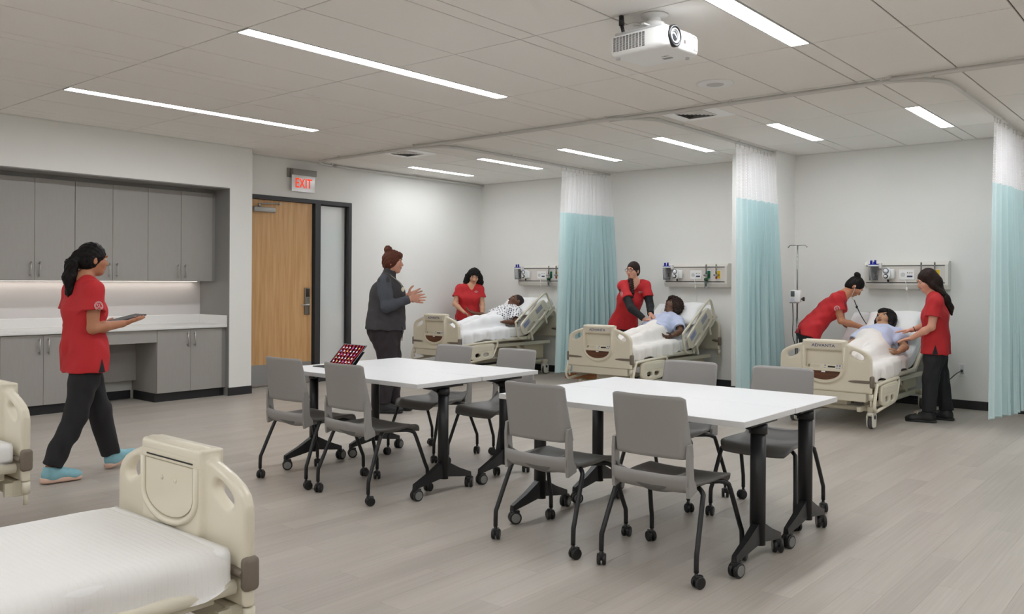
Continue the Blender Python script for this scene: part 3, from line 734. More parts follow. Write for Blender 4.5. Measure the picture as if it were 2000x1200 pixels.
# ------------------------------------------------------------------ flip-top tables
M_ttop = mat('white_laminate_top', (230, 230, 231), .35)
M_tedge = mat('white_table_edge', (212, 212, 212), .45)
TT = .765
def make_table(label, W=1.535, D=.612, lx=.70):
    t = thing('flip_top_table', label, 'table', (0, 0, 0), 0, 'white flip-top tables on casters')
    top = G().rbox((-W/2, -D/2, TT-.030), (W/2, D/2, TT), .0025, 1, False).build('table_top', M_ttop, t)
    e = G(); o = .0012
    e.box((-W/2-o, -D/2-o, TT-.0285), (W/2+o, -D/2, TT-.0015)).box((-W/2-o, D/2, TT-.0285), (W/2+o, D/2+o, TT-.0015)).box((-W/2-o, -D/2, TT-.0285), (-W/2, D/2, TT-.0015)).box((W/2, -D/2, TT-.0285), (W/2+o, D/2, TT-.0015))
    e.build('edge_band', M_tedge, top)
    for s in (-1, 1):
        col = [(.030*math.cos(a)*1.35, .030*math.sin(a)) for a in [2*PI*k/20 for k in range(20)]]
        lg = G().prism([(x+s*lx, y) for x, y in col], 'Z', .105, TT-.055, True).prism([(x*1.18+s*lx, y*1.18) for x, y in col], 'Z', TT-.10, TT-.052, True).build('column', M_blackmetal, t)
        for sy in (-1, 1):
            pts = []; 
            for q, (w_, za, zb) in enumerate([(.024, .215, .115), (.020, .155, .095), (.015, .108, .078)]):
                y = sy*(.025+.24*q/2); pts.append([(s*lx-w_, y, zb), (s*lx-w_*.8, y, za), (s*lx+w_*.8, y, za), (s*lx+w_, y, zb)])
            V_ = [p for r in pts for p in r]; F_ = []
            for q in range(2):
                for k in range(4): F_.append((q*4+k, q*4+(k+1) % 4, q*4+4+(k+1) % 4, q*4+4+k))
            F_ += [(0, 1, 2, 3), (11, 10, 9, 8)]
            ft = G().add(V_, F_).build('foot', M_blackmetal, lg)
            cg, rg = G(), G(); caster_geo(cg, rg, (s*lx, sy*.255, 0), .037, .4*sy+.2*s, .027, .74, 1)
            cg.build('caster', M_black, lg); rg.build('caster_cap', M_ring, lg); rg = G(); caster_geo(G(), rg, (s*lx, sy*.255, 0), .037, .4*sy+.2*s, .027, .74, -1); rg.build('caster_cap', M_ring, lg)
        # tilt mechanism and inner rail
        G().rbox((s*lx-.035, -.16, TT-.052), (s*lx+.035, .16, TT-.031), .005).prism([(s*(lx-.02), TT-.034), (s*(lx-.02), TT-.085), (s*(lx-.10), TT-.06), (s*(lx-.22), TT-.05), (s*(lx-.22), TT-.034)], 'Y', -.045, .045).build('tilt_bracket', M_blackmetal, t)
        G().rbox((s*(lx-.30)-.02, -.21, TT-.055), (s*(lx-.30)+.02, -.17, TT-.031), .005).build('bumper', M_black, t)
    G().rbox((-.48, -.02, TT-.075), (.48, .02, TT-.031), .004).build('rail', M_blackmetal, t)
    return t
tb = make_table('white table nearest the viewer, front half of the right pair'); tb.location = (-2.533, 4.108, 0)
dup(tb, (-2.53, 4.724, 0), 0, 'white table of the right pair on the side of the beds')
dup(tb, (-4.742, 4.083, 0), .004, 'white table of the left pair with the tablet on it')
dup(tb, (-4.735, 4.699, 0), .006, 'white table of the left pair on the side of the instructor')

# ------------------------------------------------------------------ tablet in a keyboard folio
t = thing('tablet', 'tablet with a colourful home screen propped in a black keyboard folio', 'tablet', (-5.245, 4.225, TT+.0005), -.02)
G().rbox((-.14, -.205, 0), (.14, .0, .006), .003, 1, False).build('keyboard', mat('folio_black', (44, 43, 45), .6), t)
kb = G()
M_key = mat('folio_keys', (30, 30, 31), .55)
for r in range(5):
    for c in range(13): kb.box((-.128+c*.0198, -.192+r*.0205, .006), (-.128+c*.0198+.0165, -.192+r*.0205+.017, .0072))
tag(kb.build('keys', M_key, t), kind='stuff')
ang = math.radians(45); up_ = V3((0, math.sin(ang), math.cos(ang))); nrm_ = V3((0, -math.cos(ang), math.sin(ang)))
O = V3((0, -.055, .010))
def tb_box(g, x0, x1, h0, h1, d0, d1): return g.obox(O+V3(((x0+x1)/2, 0, 0))+up_*(h0+h1)/2+nrm_*(d0+d1)/2, (1, 0, 0), up_, nrm_, ((x1-x0)/2, (h1-h0)/2, (d1-d0)/2))
sl = tb_box(G(), -.14, .14, 0, .214, -.006, 0).build('slate', mat('tablet_body', (20, 20, 22), .3), t)
m, nt, b = new_mat('tablet_screen'); L_ = nt.links; nt.nodes.remove(b)
em = nt.nodes.new('ShaderNodeEmission'); em.inputs[1].default_value = .55; L_.new(em.outputs[0], nt.nodes['Material Output'].inputs[0])
tcn = nt.nodes.new('ShaderNodeTexCoord'); wv = nt.nodes.new('ShaderNodeTexWave'); wv.inputs['Scale'].default_value = 2.2; wv.inputs['Distortion'].default_value = 3.; wv.inputs['Detail'].default_value = 0
cr = nt.nodes.new('ShaderNodeValToRGB'); els = cr.color_ramp.elements
els[0].position = 0; els[0].color = lin((34, 22, 44)); els[1].position = 1; els[1].color = lin((205, 92, 70))
for p, c in ((.35, (48, 24, 48)), (.45, (150, 36, 60)), (.7, (168, 40, 58))):
    e_ = els.new(p); e_.color = lin(c)
L_.new(tcn.outputs['Generated'], wv.inputs[0]); L_.new(wv.outputs['Fac'], cr.inputs[0]); L_.new(cr.outputs[0], em.inputs[0])
tb_box(G(), -.133, .133, .007, .207, 0, .0008).build('screen', m, sl)
ic = [emit_mat('icon_%d' % i, c, .9) for i, c in enumerate(((235, 235, 240), (120, 170, 250), (120, 220, 170), (240, 200, 120), (210, 120, 200)))]
for r in range(5):
    for c in range(6):
        tb_box(G(), -.112+c*.0385, -.112+c*.0385+.013, .028+r*.035, .028+r*.035+.013, .0008, .0016).build('icon', ic[(r*7+c*3+r*c) % 5 if (r+c) % 2 else 0], sl)
G().add([(-.12, -.002, .006), (.12, -.002, .006), (.12, .09, .11), (-.12, .09, .11), (-.12, .0, .003), (.12, .0, .003), (.12, .094, .108), (-.12, .094, .108)], [(0,1,2,3),(7,6,5,4),(0,4,5,1),(2,6,7,3),(0,3,7,4),(1,5,6,2)]).build('folio_stand', _M['folio_black'], t)

# ------------------------------------------------------------------ ceiling projector
t = thing('projector', 'white ceiling-mounted projector with round lens and side vents', 'projector', (-2.755, 4.62, 2.82), math.radians(-4))
G().rbox((-.21, -.185, 0), (.21, .185, .135), .035, 4).build('body', M_white, t)
G().rbox((-.185, -.165, .13), (.17, .165, .150), .012, 2).build('top_cover', mat('projector_grey', (196, 196, 198), .5), t)
vt = G()
for c in range(11):
    if c in (10,): continue
    for r in range(13): vt.box((-.175+c*.024, -.1868, .028+r*.0068), (-.175+c*.024+.017, -.184, .028+r*.0068+.0036))
tag(vt.build('side_vent', mat('vent_slot', (88, 88, 88), .7), t), kind='stuff')
lr = G().lathe([(.066, -.01), (.066, .010), (.058, .014), (.050, .008), (.046, -.004)], 32, (.2075, -.095, .074), (1, 0, 0)).build('lens_ring', M_black, t)
G().lathe([(.046, 0), (.046, .011), (.040, .013), (.036, .004)], 28, (.2075, -.095, .074), (1, 0, 0)).build('lens_barrel', mat('lens_silver', (200, 200, 202), .3, .6), lr)
G().lathe([(.036, .002), (.024, .008), (0, .011)], 24, (.2075, -.095, .074), (1, 0, 0)).build('lens_glass', mat('lens_glass', (60, 62, 66), .05, spec=1.), lr)
G().box((.209, .005, .05), (.2115, .028, .072)).build('sensor_window', mat('sensor_red', (70, 40, 40), .3), t)
v2 = G()
for c in range(2):
    for r in range(12): v2.box((.2085, .115+c*.022, .028+r*.0072), (.2112, .115+c*.022+.016, .028+r*.0072+.0036))
tag(v2.build('front_vent', _M['vent_slot'], t), kind='stuff')
G().lathe([(.012, -.012), (.012, 0)], 12, (-.17, -.14, 0)).build('foot', _M['projector_grey'], t); G().lathe([(.012, -.012), (.012, 0)], 12, (.15, .14, 0)).build('foot', _M['projector_grey'], t)
G().rbox((-.06, -.05, .150), (.05, .05, .185), .01).lathe([(.062, .185), (.062, .215), (.04, .222), (.04, .245), (.085, .252), (.085, .262)], 24).build('mount', M_wht2, t)
for a in range(3):
    an = a*2.1+.5; G().obox((.07*math.cos(an), .07*math.sin(an), .185), (math.cos(an), math.sin(an), 0), (-math.sin(an), math.cos(an), 0), (0, 0, 1), (.05, .012, .006), .003).build('mount_arm', M_wht2, t)
G().tube([(-.14, -.12, .13), (-.145, -.13, .17), (-.15, -.135, .20)], .011, 8).tube([(-.15, -.135, .20), (-.152, -.137, .26)], [.018, .015], 10).build('power_plug', M_black, t)
G().rbox((-.06, -.10, .150), (-.01, -.06, .168), .004).build('video_plug', mat('plug_grey', (70, 70, 74), .5), t)
text_geo('NEC', .026, mat('print_grey', (120, 118, 116), .6), 'lettering', t, (.07, .02, -.0008), (PI, 0, 0), .0003)
for i in range(4): G().box((.02, .055+i*.009, -.0009), (.09-.008*(i % 2), .059+i*.009, 0)).build('print_line', _M['print_grey'], t)
t = thing('ceiling_outlet_plate', 'white ceiling outlet plate with a plugged cable beside the projector mount', 'outlet plate', (-2.98, 4.73, ZC), math.radians(-4))
G().rbox((-.07, -.055, -.008), (.07, .055, .0), .003, 1, False).build('plate', M_wht2, t); G().rbox((.075, -.04, -.006), (.15, .05, 0), .003, 1, False).build('blank_plate', M_wht2, t)
G().cyl((.03, 0, -.014), (.03, 0, -.008), .02, 16).build('socket', M_white, t)

# ------------------------------------------------------------------ headwall service panels
M_hw = mat('headwall_cream', (226, 223, 215), .45)
M_hwp = mat('headwall_insert', (219, 213, 206), .5)
M_slot = mat('headwall_slot', (110, 107, 103), .5, .3)
M_clear = mat('clear_plastic', (250, 252, 255), .05, trans=.92, spec=.5)
M_blue = mat('canister_blue', (22, 30, 150), .4)
M_green = mat('oxygen_green', (18, 110, 78), .45)
M_greend = mat('flowmeter_green', (40, 84, 52), .45)
M_yellow = mat('air_yellow', (232, 196, 42), .45)
M_redo = mat('outlet_red', (150, 32, 36), .45)
def headwall(x0, W, which, canx):
    yw = Y1-.001; D = .13
    t = thing('headwall_panel', 'cream wall service panel with rails and outlets above the %s bed' % which, 'headwall panel', (x0, yw, 1.37), 0, 'headwall service panels')
    prof = [(0, 0), (-D+.03, 0), (-D, .05), (-D, .285), (-D+.045, .325), (0, .325)]
    G().prism(prof, 'X', .012, W-.012).build('body', M_hw, t)
    for a, b_ in ((0, .013), (W-.03, W)): G().prism([(y*1.02-.0015 if y < -.01 else 0, z*1.004) for y, z in prof], 'X', a, b_).build('end_cap', M_hw, t)
    G().box((.02, -D-.003, .088), (W-.035, -D, .258)).build('insert', M_hwp, t)
    for z in (.066, .266): G().box((.018, -D-.0015, z), (W-.034, -D+.002, z+.015)).build('rail_slot', M_slot, t)
    G().box((.018, -D-.008, .258), (W-.034, -D, .266)).box((.018, -D-.008, .081), (W-.034, -D, .087)).build('rail_lip', M_hw, t)
    yf = -D-.003
    pl = G().rbox((canx-.045, yf-.005, .10), (canx+.045, yf, .222), .003, 1, False).build('red_outlet_plate', M_white, t)
    for z in (.143, .178): G().lathe([(.014, 0), (.014, .005), (0, .006)], 16, (canx+.0, yf-.005, z), (0, -1, 0)).build('red_outlet', M_redo, pl)
    cx = W*.52
    cp = G().rbox((cx-.086, yf-.006, .108), (cx+.086, yf, .228), .003, 1, False).build('call_plate', M_white, t)
    G().lathe([(.026, 0), (.026, .0015), (.022, .002), (.02, .001), (.012, .003), (0, .003)], 20, (cx-.042, yf-.006, .168), (0, -1, 0)).build('speaker_grille', mat('grille_pale', (205, 205, 205), .6), cp)
    for i, c in enumerate(((40, 44, 110), (170, 160, 90), (160, 50, 60))): G().lathe([(.006, 0), (.006, .003), (0, .004)], 10, (cx+.012+i*.024, yf-.006, .19), (0, -1, 0)).build('button', mat('call_button_%d' % i, c, .4), cp)
    G().rbox((cx+.004, yf-.009, .138), (cx+.066, yf-.005, .157), .006).build('label_strip', mat('label_navy', (44, 50, 86), .4), cp)
    gx, yx = W*.70+.025, W*.855+.025
    for x_, m_, nm in ((gx, M_green, 'oxygen_plate'), (yx, M_yellow, 'air_plate')):
        G().rbox((x_-.030, yf-.004, .108), (x_+.030, yf, .235), .003, 1, False).build('white_plate', M_white, t)
        op = G().rbox((x_-.024, yf-.010, .118), (x_+.024, yf-.003, .225), .003, 1, False).build(nm, m_, t)
        G().lathe([(.014, 0), (.014, .006), (.006, .008)], 14, (x_, yf-.010, .165), (0, -1, 0)).build('port', M_black if m_ is M_green else mat('brass', (170, 130, 60), .35, .8), op)
    # call cord
    c = thing('call_cord', 'thin white call-button cord hanging below the panel over the %s bed' % which, 'cord', (x0+cx-.022, yw+yf-.009, 1.505))
    G().tube([(0, 0, 0), (0, -.012, -.01), (.02, -.02, -.06), (.028, -.02, -.12)], .003, 6, 3).tube([(.03, -.02, -.14), (.045, -.02, -.22), (.06, -.035, -.34)], .0018, 5, 3).build('cord', mat('cord_white', (232, 232, 226), .5), c)
    G().rbox((.020, -.027, -.15), (.038, -.013, -.115), .004).build('connector', M_white, c)
    # suction canister
    s = thing('suction_canister', 'clear suction canister with a blue lid on the panel over the %s bed' % which, 'canister', (x0+canx, yw-D-.062, 1.37), 0, 'suction canisters')
    G().lathe([(.046, .098), (.050, .10), (.057, .262), (.060, .266), (.057, .266), (.054, .262), (.047, .104), (0, .103)], 28).build('jar', M_clear, s)
    G().lathe([(.064, .266), (.066, .28), (.060, .284)], 28).build('rim', mat('rim_white', (236, 238, 240), .4), s)
    ld = G().lathe([(.060, .284), (.058, .293), (.03, .298), (0, .299)], 28).build('lid', M_blue, s)
    for (px, py, hh, rr) in ((-.028, .0, .042, .014), (.022, -.01, .045, .012), (.0, .022, .026, .012)): G().lathe([(rr, .292), (rr, .295+hh), (rr*.6, .298+hh)], 14, (px, py, 0)).build('port', M_blue, ld)
    G().rbox((.052, .0, .24), (.085, .058, .31), .008).build('bracket', M_wht2, s)
    # vacuum regulator
    r_ = thing('vacuum_regulator', 'white vacuum regulator with gauge and knob over the %s bed' % which, 'regulator', (x0+canx+.155, yw-D-.004, 1.37), 0, 'vacuum regulators')
    G().prism([(.043*math.cos(a), .180+.07*math.sin(a)) for a in [2*PI*k/24 for k in range(24)]], 'Y', -.10, -.02, True).rbox((-.0, -.05, .12), (.075, -.001, .235), .012).build('body', M_white, r_)
    G().lathe([(.032, 0), (.032, .006), (.026, .007)], 20, (-.002, -.100, .212), (0, -1, 0)).build('gauge_rim', mat('gauge_blue', (70, 80, 130), .4), r_)
    G().lathe([(.025, .004), (.025, .0075), (0, .0078)], 20, (-.002, -.100, .212), (0, -1, 0)).build('gauge_face', M_white, r_)
    kn = G().lathe([(.026, 0), (.026, .012), (.024, .014)], 20, (-.002, -.100, .148), (0, -1, 0)).build('knob_ring', M_black, r_)
    G().lathe([(.017, .012), (.016, .026), (0, .027)], 16, (-.002, -.100, .148), (0, -1, 0)).build('knob', M_white, kn)
    G().lathe([(.009, .082), (.012, .09), (.012, .11)], 10, (.012, -.06, 0)).build('nipple', M_black, r_)
    # flowmeters
    for x_, kind, m_ in ((gx-.022, 'oxygen', M_greend), (yx-.022, 'air', M_yellow)):
        f = thing('flowmeter', 'clear %s flowmeter tube on the panel over the %s bed' % (kind, which), 'flowmeter', (x0+x_, yw-D-.045, 1.37), 0, 'gas flowmeters')
        G().tube([(0, 0, .175), (0, 0, .31)], [.011, .009], 10).build('tube', M_clear, f)
        G().cyl((0, 0, .17), (0, 0, .312), .004, 6).build('float_rod', mat('rod_grey', (188, 188, 184), .4) if kind == 'oxygen' else mat('rod_gold', (196, 170, 96), .4), f)
        G().lathe([(.012, -.005), (.019, .0), (.019, .02), (.012, .026)], 12, (0, 0, .152)).cyl((0, 0, .165), (.02, .042, .165), .009, 8).cyl((-.02, -.004, .165), (-.036, -.006, .165), .012, 10).build('valve', M_steel2, f)
        if kind == 'oxygen':
            G().lathe([(.012, .13), (.03, .122), (.03, .092), (.014, .088)], 14).build('nut', M_greend, f); G().lathe([(.010, .088), (.009, .02), (.005, .0)], 10).build('hose_barb', M_green, f)
            G().lathe([(.024, .09), (.026, -.012), (.022, -.016), (0, -.016)], 16).build('humidifier_bottle', M_clear, f)
            G().lathe([(.008, -.002), (.008, .014), (0, .016)], 10).build('drop', M_white, f)
        else: G().lathe([(.010, .112), (.012, .135), (.008, .15)], 10).build('hose_barb', M_redo, f)
headwall(-8.915, .945, 'first', .045)
headwall(-6.205, .965, 'middle', .075)
headwall(-3.434, .93, 'third', .125)

# ------------------------------------------------------------------ drip stand, wall outlet, step platform
t = thing('drip_stand', 'steel drip stand with a white infusion pump left of the third bed', 'drip stand', (-4.03, 10.12, 0))
M_pole = mat('chrome_pole', (150, 150, 148), .25, 1.)
G().cyl((0, 0, .10), (0, 0, 1.0), .0125, 12).cyl((0, 0, .98), (0, 0, 1.89), .009, 12).build('pole', M_pole, t)
for s in (-1, 1): G().tube([(0, 0, 1.885), (s*.07, 0, 1.888), (s*.098, 0, 1.885), (s*.108, 0, 1.868), (s*.115, 0, 1.862), (s*.118, 0, 1.875)], .005, 8, 3).build('hook', M_pole, t)
for a in range(5):
    an = 2*PI*a/5+.3; G().tube([(0, 0, .105), (.16*math.cos(an), .16*math.sin(an), .085), (.27*math.cos(an), .27*math.sin(an), .065)], .011, 8).build('base_leg', M_pole, t)
    cg, rg = G(), G(); caster_geo(cg, rg, (.27*math.cos(an), .27*math.sin(an), 0), .026, an, .018); cg.build('caster', M_black, t)
pm = G().rbox((-.060, -.075, 1.20), (.062, -.018, 1.345), .008).build('infusion_pump', M_white, t)
G().rbox((-.050, -.078, 1.268), (-.002, -.074, 1.335), .003).build('display', mat('pump_display', (96, 100, 100), .25), pm)
for r in range(3):
    for c in range(4): G().box((-.050+c*.0125, -.077, 1.215+r*.015), (-.050+c*.0125+.009, -.0745, 1.215+r*.015+.010)).build('key', mat('pump_key', (196, 198, 214), .5), pm)
G().cyl((.062, -.04, 1.24), (.085, -.04, 1.24), .008, 8).rbox((.085, -.065, 1.215), (.105, -.02, 1.265), .008).build('clamp_knob', M_black, pm)
G().rbox((-.065, -.08, 1.188), (.03, -.01, 1.199), .003).build('tray', M_steel2, pm)
G().tube([(-.04, -.04, 1.19), (-.035, -.035, 1.0), (-.045, -.02, .8), (-.012, -.02, .66), (-.016, -.02, .45)], .005, 6, 4).build('power_cord', M_black, t)
t = thing('wall_outlet', 'white wall outlet with a plugged black cord right of the third bed', 'outlet', (-2.38, Y1, .45))
G().rbox((-.04, -.007, -.085), (.04, 0, .07), .003, 1, False).build('plate', M_white, t); G().rbox((-.018, -.012, -.05), (.018, -.006, .05), .004).build('socket', mat('socket_grey', (206, 206, 204), .5), t)
t = thing('power_cord', 'black power cord drooping from the wall outlet towards the third bed', 'cord', (-2.38, Y1, .45))
G().rbox((-.013, -.04, -.03), (.013, -.012, .0), .006).build('plug', mat('plug_dark', (62, 62, 64), .5), t)
G().tube([(0, -.035, -.015), (-.06, -.07, -.06), (-.2, -.14, -.22), (-.32, -.22, -.34), (-.45, -.25, -.36)], .0055, 6, 5).build('cable', mat('cable_dark', (80, 80, 80), .5), t)
t = thing('step_platform', 'low brown wooden step platform on the floor under the first curtain', 'step platform', (-7.2, 10.46, 0), -.0)
M_pl = wood_mat('platform_oak', (134, 84, 46), (164, 106, 62), 'X', 4., .5)
G().rbox((-.42, -.20, .07), (.35, .22, .09), .004, 1, False).build('deck_board', M_pl, t)
for y in (-.19, .19): G().box((-.42, y, 0), (.35, y+.02, .07)).build('side_board', M_pl, t)
for x in (-.42, .33): G().box((x, -.17, 0), (x+.02, .19, .07)).build('end_board', M_pl, t)

# ------------------------------------------------------------------ hospital beds
def poly_sdf(px, pz, pts):
    """signed distance in 2D to a closed polygon (negative inside)"""
    P = np.array(pts, float); n = len(P); d = np.full(np.broadcast(px, pz).shape, 1e9); inside = np.zeros(d.shape, bool)
    for i in range(n):
        a = P[i]; b = P[(i+1) % n]; e = b-a; wx, wz = px-a[0], pz-a[1]
        t = np.clip((wx*e[0]+wz*e[1])/(e@e), 0, 1); d = np.minimum(d, (wx-e[0]*t)**2+(wz-e[1]*t)**2)
        c = ((a[1] > pz) != (b[1] > pz)) & (px < (b[0]-a[0])*(pz-a[1])/(b[1]-a[1]+1e-12)+a[0]); inside ^= c
    return np.where(inside, -1, 1)*np.sqrt(d)
def chaikin(pts, n=2):
    for _ in range(n):
        q = []
        for i in range(len(pts)):
            a, b = np.array(pts[i], float), np.array(pts[(i+1) % len(pts)], float); q += [a*.75+b*.25, a*.25+b*.75]
        pts = q
    return pts
def slab(name, outline, holes, y0, y1, r, h=.006, extra=None):
    """moulded plate in the XZ plane with rounded rims; holes are outlines"""
    o = np.array(outline); lo = np.array([o[:, 0].min()-3*h, y0-3*h, o[:, 1].min()-3*h]); hi = np.array([o[:, 0].max()+3*h, y1+3*h, o[:, 1].max()+3*h])
    if extra is not None: lo[1] = min(lo[1], extra[1]-3*h); hi[1] = max(hi[1], extra[2]+3*h)
    n = np.ceil((hi-lo)/h).astype(int)+1; xs, ys, zs = [lo[i]+h*np.arange(n[i]) for i in range(3)]
    X, Z = np.meshgrid(xs, zs, indexing='ij'); d2 = poly_sdf(X, Z, outline)
    for ho in holes: d2 = np.maximum(d2, -poly_sdf(X, Z, ho))
    def ext(d2, a, b, r):
        qy = np.abs(ys-(a+b)/2)-(b-a)/2+r; qx = d2+r
        A = qx[:, None, :]; B = qy[None, :, None]
        return np.sqrt(np.maximum(A, 0)**2+np.maximum(B, 0)**2)+np.minimum(np.maximum(A, B), 0)-r
    D = ext(d2, y0, y1, r)
    if extra is not None:
        e2 = poly_sdf(X, Z, extra[0]); E = ext(e2, extra[1], extra[2], extra[3]); k = .02
        t = np.clip(.5+.5*(D-E)/k, 0, 1); D = D+(E-D)*t-k*t*(1-t)
        for (q, a, b) in extra[4]:
            R_ = ext(poly_sdf(X, Z, q), a, b, .004); D = np.maximum(D, -R_)
    v, f = surface_nets(D.astype(np.float32), lo, h)
    return np_mesh(name, v, f)
M_wood2 = wood_mat('walnut_inset', (58, 34, 24), (120, 74, 48), 'X', 7., .35)
M_key2 = mat('keypad_panel', (226, 220, 200), .4); M_kb = mat('key_blue', (112, 126, 190), .4); M_lcd = mat('lcd_dark', (32, 32, 30), .25)
M_navy = mat('lettering_navy', (72, 78, 122), .5); M_wheel = mat('wheel_rubber', (74, 72, 72), .6); M_castw = mat('caster_cream', (226, 222, 210), .4)
half = [(.455, .362), (.455, .66), (.452, .70), (.435, .738), (.40, .768), (.34, .796), (.26, .822), (.18, .842), (0, .845)]
OUT = [(x, z) for x, z in half]+[(-x, z) for x, z in half[::-1][1:]]
def hole_(s):
    c = (s*.318, .726); a = -s*math.radians(27); pts = []
    for k in range(28):
        t = 2*PI*k/28; u, v = .066*math.copysign(abs(math.cos(t))**.75, math.cos(t)), .030*math.copysign(abs(math.sin(t))**.75, math.sin(t))
        pts.append((c[0]+u*math.cos(a)-v*math.sin(a), c[1]+u*math.sin(a)+v*math.cos(a)))
    return pts
U = [(-.215, .865), (-.215, .60)]+[(-.215*math.cos(PI*k/16), .60-.165*math.sin(PI*k/16)) for k in range(1, 16)]+[(.215, .60), (.215, .865)]
BOARD = slab('board_shell', OUT, [hole_(1), hole_(-1)], .006, .056, .020, .006, (U, -.018, .080, .018, [([(-.178, .592), (.178, .592), (.178, .768), (-.178, .768)], -.08, .022)]))
BOARD.materials.append(M_beige)
def hw_curve(sc): return [(-.215*sc, .60), ]+[(-.215*sc*math.cos(PI*k/20), .60-.165*sc*math.sin(PI*k/20)) for k in range(1, 20)]+[(.215*sc, .60)]
def board_parts():
    """parts common to foot and head boards, as (name, mesh, material, [subparts])"""
    L = []
    L.append(('board_shell', BOARD, M_beige, []))
    u = hw_curve(.93)
    rim = G().tube([(-.2, -.015, .80)]+[(x, -.0165, z) for x, z in u]+[(.2, -.015, .80)], .0085, 8).mesh('outer_rim'); L.append(('outer_rim', rim, M_beige, []))
    u3 = [(-.19*math.cos(PI*k/20), .685-.105*math.sin(PI*k/20)) for k in range(21)]; rim2 = G().tube([(-.19, .079, .80)]+[(x, .0795, z) for x, z in u3]+[(.19, .079, .80)], .013, 8).mesh('inner_rim'); L.append(('inner_rim', rim2, M_beige, []))
    sh = [(-.168*math.cos(PI*k/20), .685-.085*math.sin(PI*k/20)) for k in range(21)]+[(.168, .795), (-.168, .795)]
    inner = G().prism(sh, 'Y', .078, .0825).mesh('inner_panel'); L.append(('inner_panel', inner, M_beige, [('panel_bump', G().lathe([(.009, 0), (.007, .004), (0, .005)], 12, (x, .0825, .735), (0, 1, 0)).mesh('panel_bump'), M_beige) for x in (-.05, .045)]+
             [('panel_seam', G().tube([(x*1.02, .0815, .70+(z-.70)*1.02) for x, z in sh], .0018, 5, closed=True).mesh('panel_seam'), mat('seam_tan', (168, 158, 134), .6))]))
    roll = G().tube([(-.205, .045, .836), (-.19, .045, .836), (.19, .045, .836), (.205, .045, .836)], [.026, .036, .036, .026], 20).mesh('top_roll'); L.append(('top_roll', roll, M_beige, [('slit', G().box((-.165, .0775, .808), (.165, .0820, .813)).mesh('slit'), M_black)]))
    band = G().rbox((-.178, -.023, .775), (.178, -.015, .850), .004, 1, False).mesh('name_band'); L.append(('name_band', band, mat('beige_band', (216, 208, 190), .4), []))
    ctrl = G().add([(-.175, -.017, .578), (.175, -.017, .578), (.175, .018, .628), (-.175, .018, .628), (-.175, -.017, .566), (.175, -.017, .566), (.175, .020, .60), (-.175, .020, .60)], [(0,1,2,3),(7,6,5,4),(0,4,5,1),(2,6,7,3),(0,3,7,4),(1,5,6,2)]).mesh('control_panel')
    def onp(x, q): return (x, -.017+.035*q-.0008, .578+.050*q+.0008)
    def key(x, q, hx, hq, nm, m_):
        a = nrm((0, .035, .050)); return (nm, G().obox(onp(x, q), (1, 0, 0), a, (0, -.82, .57), (hx, hq, .0015), .001).mesh(nm), m_)
    subs = [key(-.15, .5, .012, .018, 'tan_key', mat('key_tan', (150, 132, 100), .5)), key(.075, .5, .036, .009, 'display', M_lcd)]+[key(.01+.0*i, .28+.45*i, .008, .006, 'blue_key', M_kb) for i in range(2)]+[key(.128+.026*i, .28+.45*j, .008, .006, 'blue_key', M_kb) for i in range(2) for j in range(2)]+[key(-.085, .5, .045, .016, 'key_legend', mat('legend_pale', (214, 206, 186), .5))]
    L.append(('control_panel', ctrl, M_key2, subs))
    wi = [(-.165, .562)]+[(-.165*math.cos(PI*k/20), .562-.088*math.sin(PI*k/20)) for k in range(1, 20)]+[(.165, .562)]
    L.append(('wood_inset', G().prism(wi, 'Y', -.0205, -.010).mesh('wood_inset'), M_wood2, [('paper_tag', G().box((-.018, -.0215, .548), (.02, -.0205, .560)).mesh('paper_tag'), M_white)]))
    for s in (-1, 1):
        b = G().rbox((s*.452-.020, .001, .418), (s*.452+.020, .062, .535), .018, 3)
        fp = [(s*.45, .462), (s*.45, .490), (s*.30, .487), (s*.255, .481), (s*.235, .474), (s*.255, .467), (s*.30, .463)]
        b2 = G().prism(fp, 'Y', -.002, .008)
        b3 = G().tube([(s*.45, .055, .478), (s*.40, .062, .485), (s*.36, .060, .487)], [.016, .016, .010], 8, 3)
        L.append(('corner_bumper', b.mesh('corner_bumper'), M_bump, [('bumper_strip', b2.mesh('bumper_strip'), M_bump), ('inner_strip', b3.mesh('inner_strip'), M_bump)]))
        L.append(('post', G().tube([(s*.445, .031, .36), (s*.445, .031, .30)], .022, 12).tube([(s*.445, .031, .30), (s*.445, .031, .24)], .012, 10).mesh('post'), M_beigem, []))
    return L
BP = board_parts()
NAME_ME = None
def add_board(root, y, dz, flip, name):
    """one board of the bed as a part; its pieces are sub-parts"""
    b = link(name, BOARD, M_beige, root, (0, y, dz), (0, 0, PI if flip else 0))
    for nm, me, m_, subs in BP[1:]:
        link(nm, me, m_, b)
        for n2, me2, m2 in subs: link(n2, me2, m2, b)
    if name == 'footboard':
        global NAME_ME
        if NAME_ME is None:
            o = text_geo('ADVANTA', .040, M_navy, 'lettering', b, (0, -.0242, .812), (PI/2, 0, 0), .0006, 'CENTER', .0004); NAME_ME = o.data
            NAME_ME.transform(Matrix.Scale(1.22, 4, (1, 0, 0)))
        else: link('lettering', NAME_ME, M_navy, b, (0, -.0242, .812), (PI/2, 0, 0))
    return b
BA = math.radians(35); PIV = (1.55, .505)
def back_pt(e, n, x=0.):    # point on the raised back section, bed coordinates
    return (x, PIV[0]+e*math.cos(BA)-n*math.sin(BA), PIV[1]+e*math.sin(BA)+n*math.cos(BA))
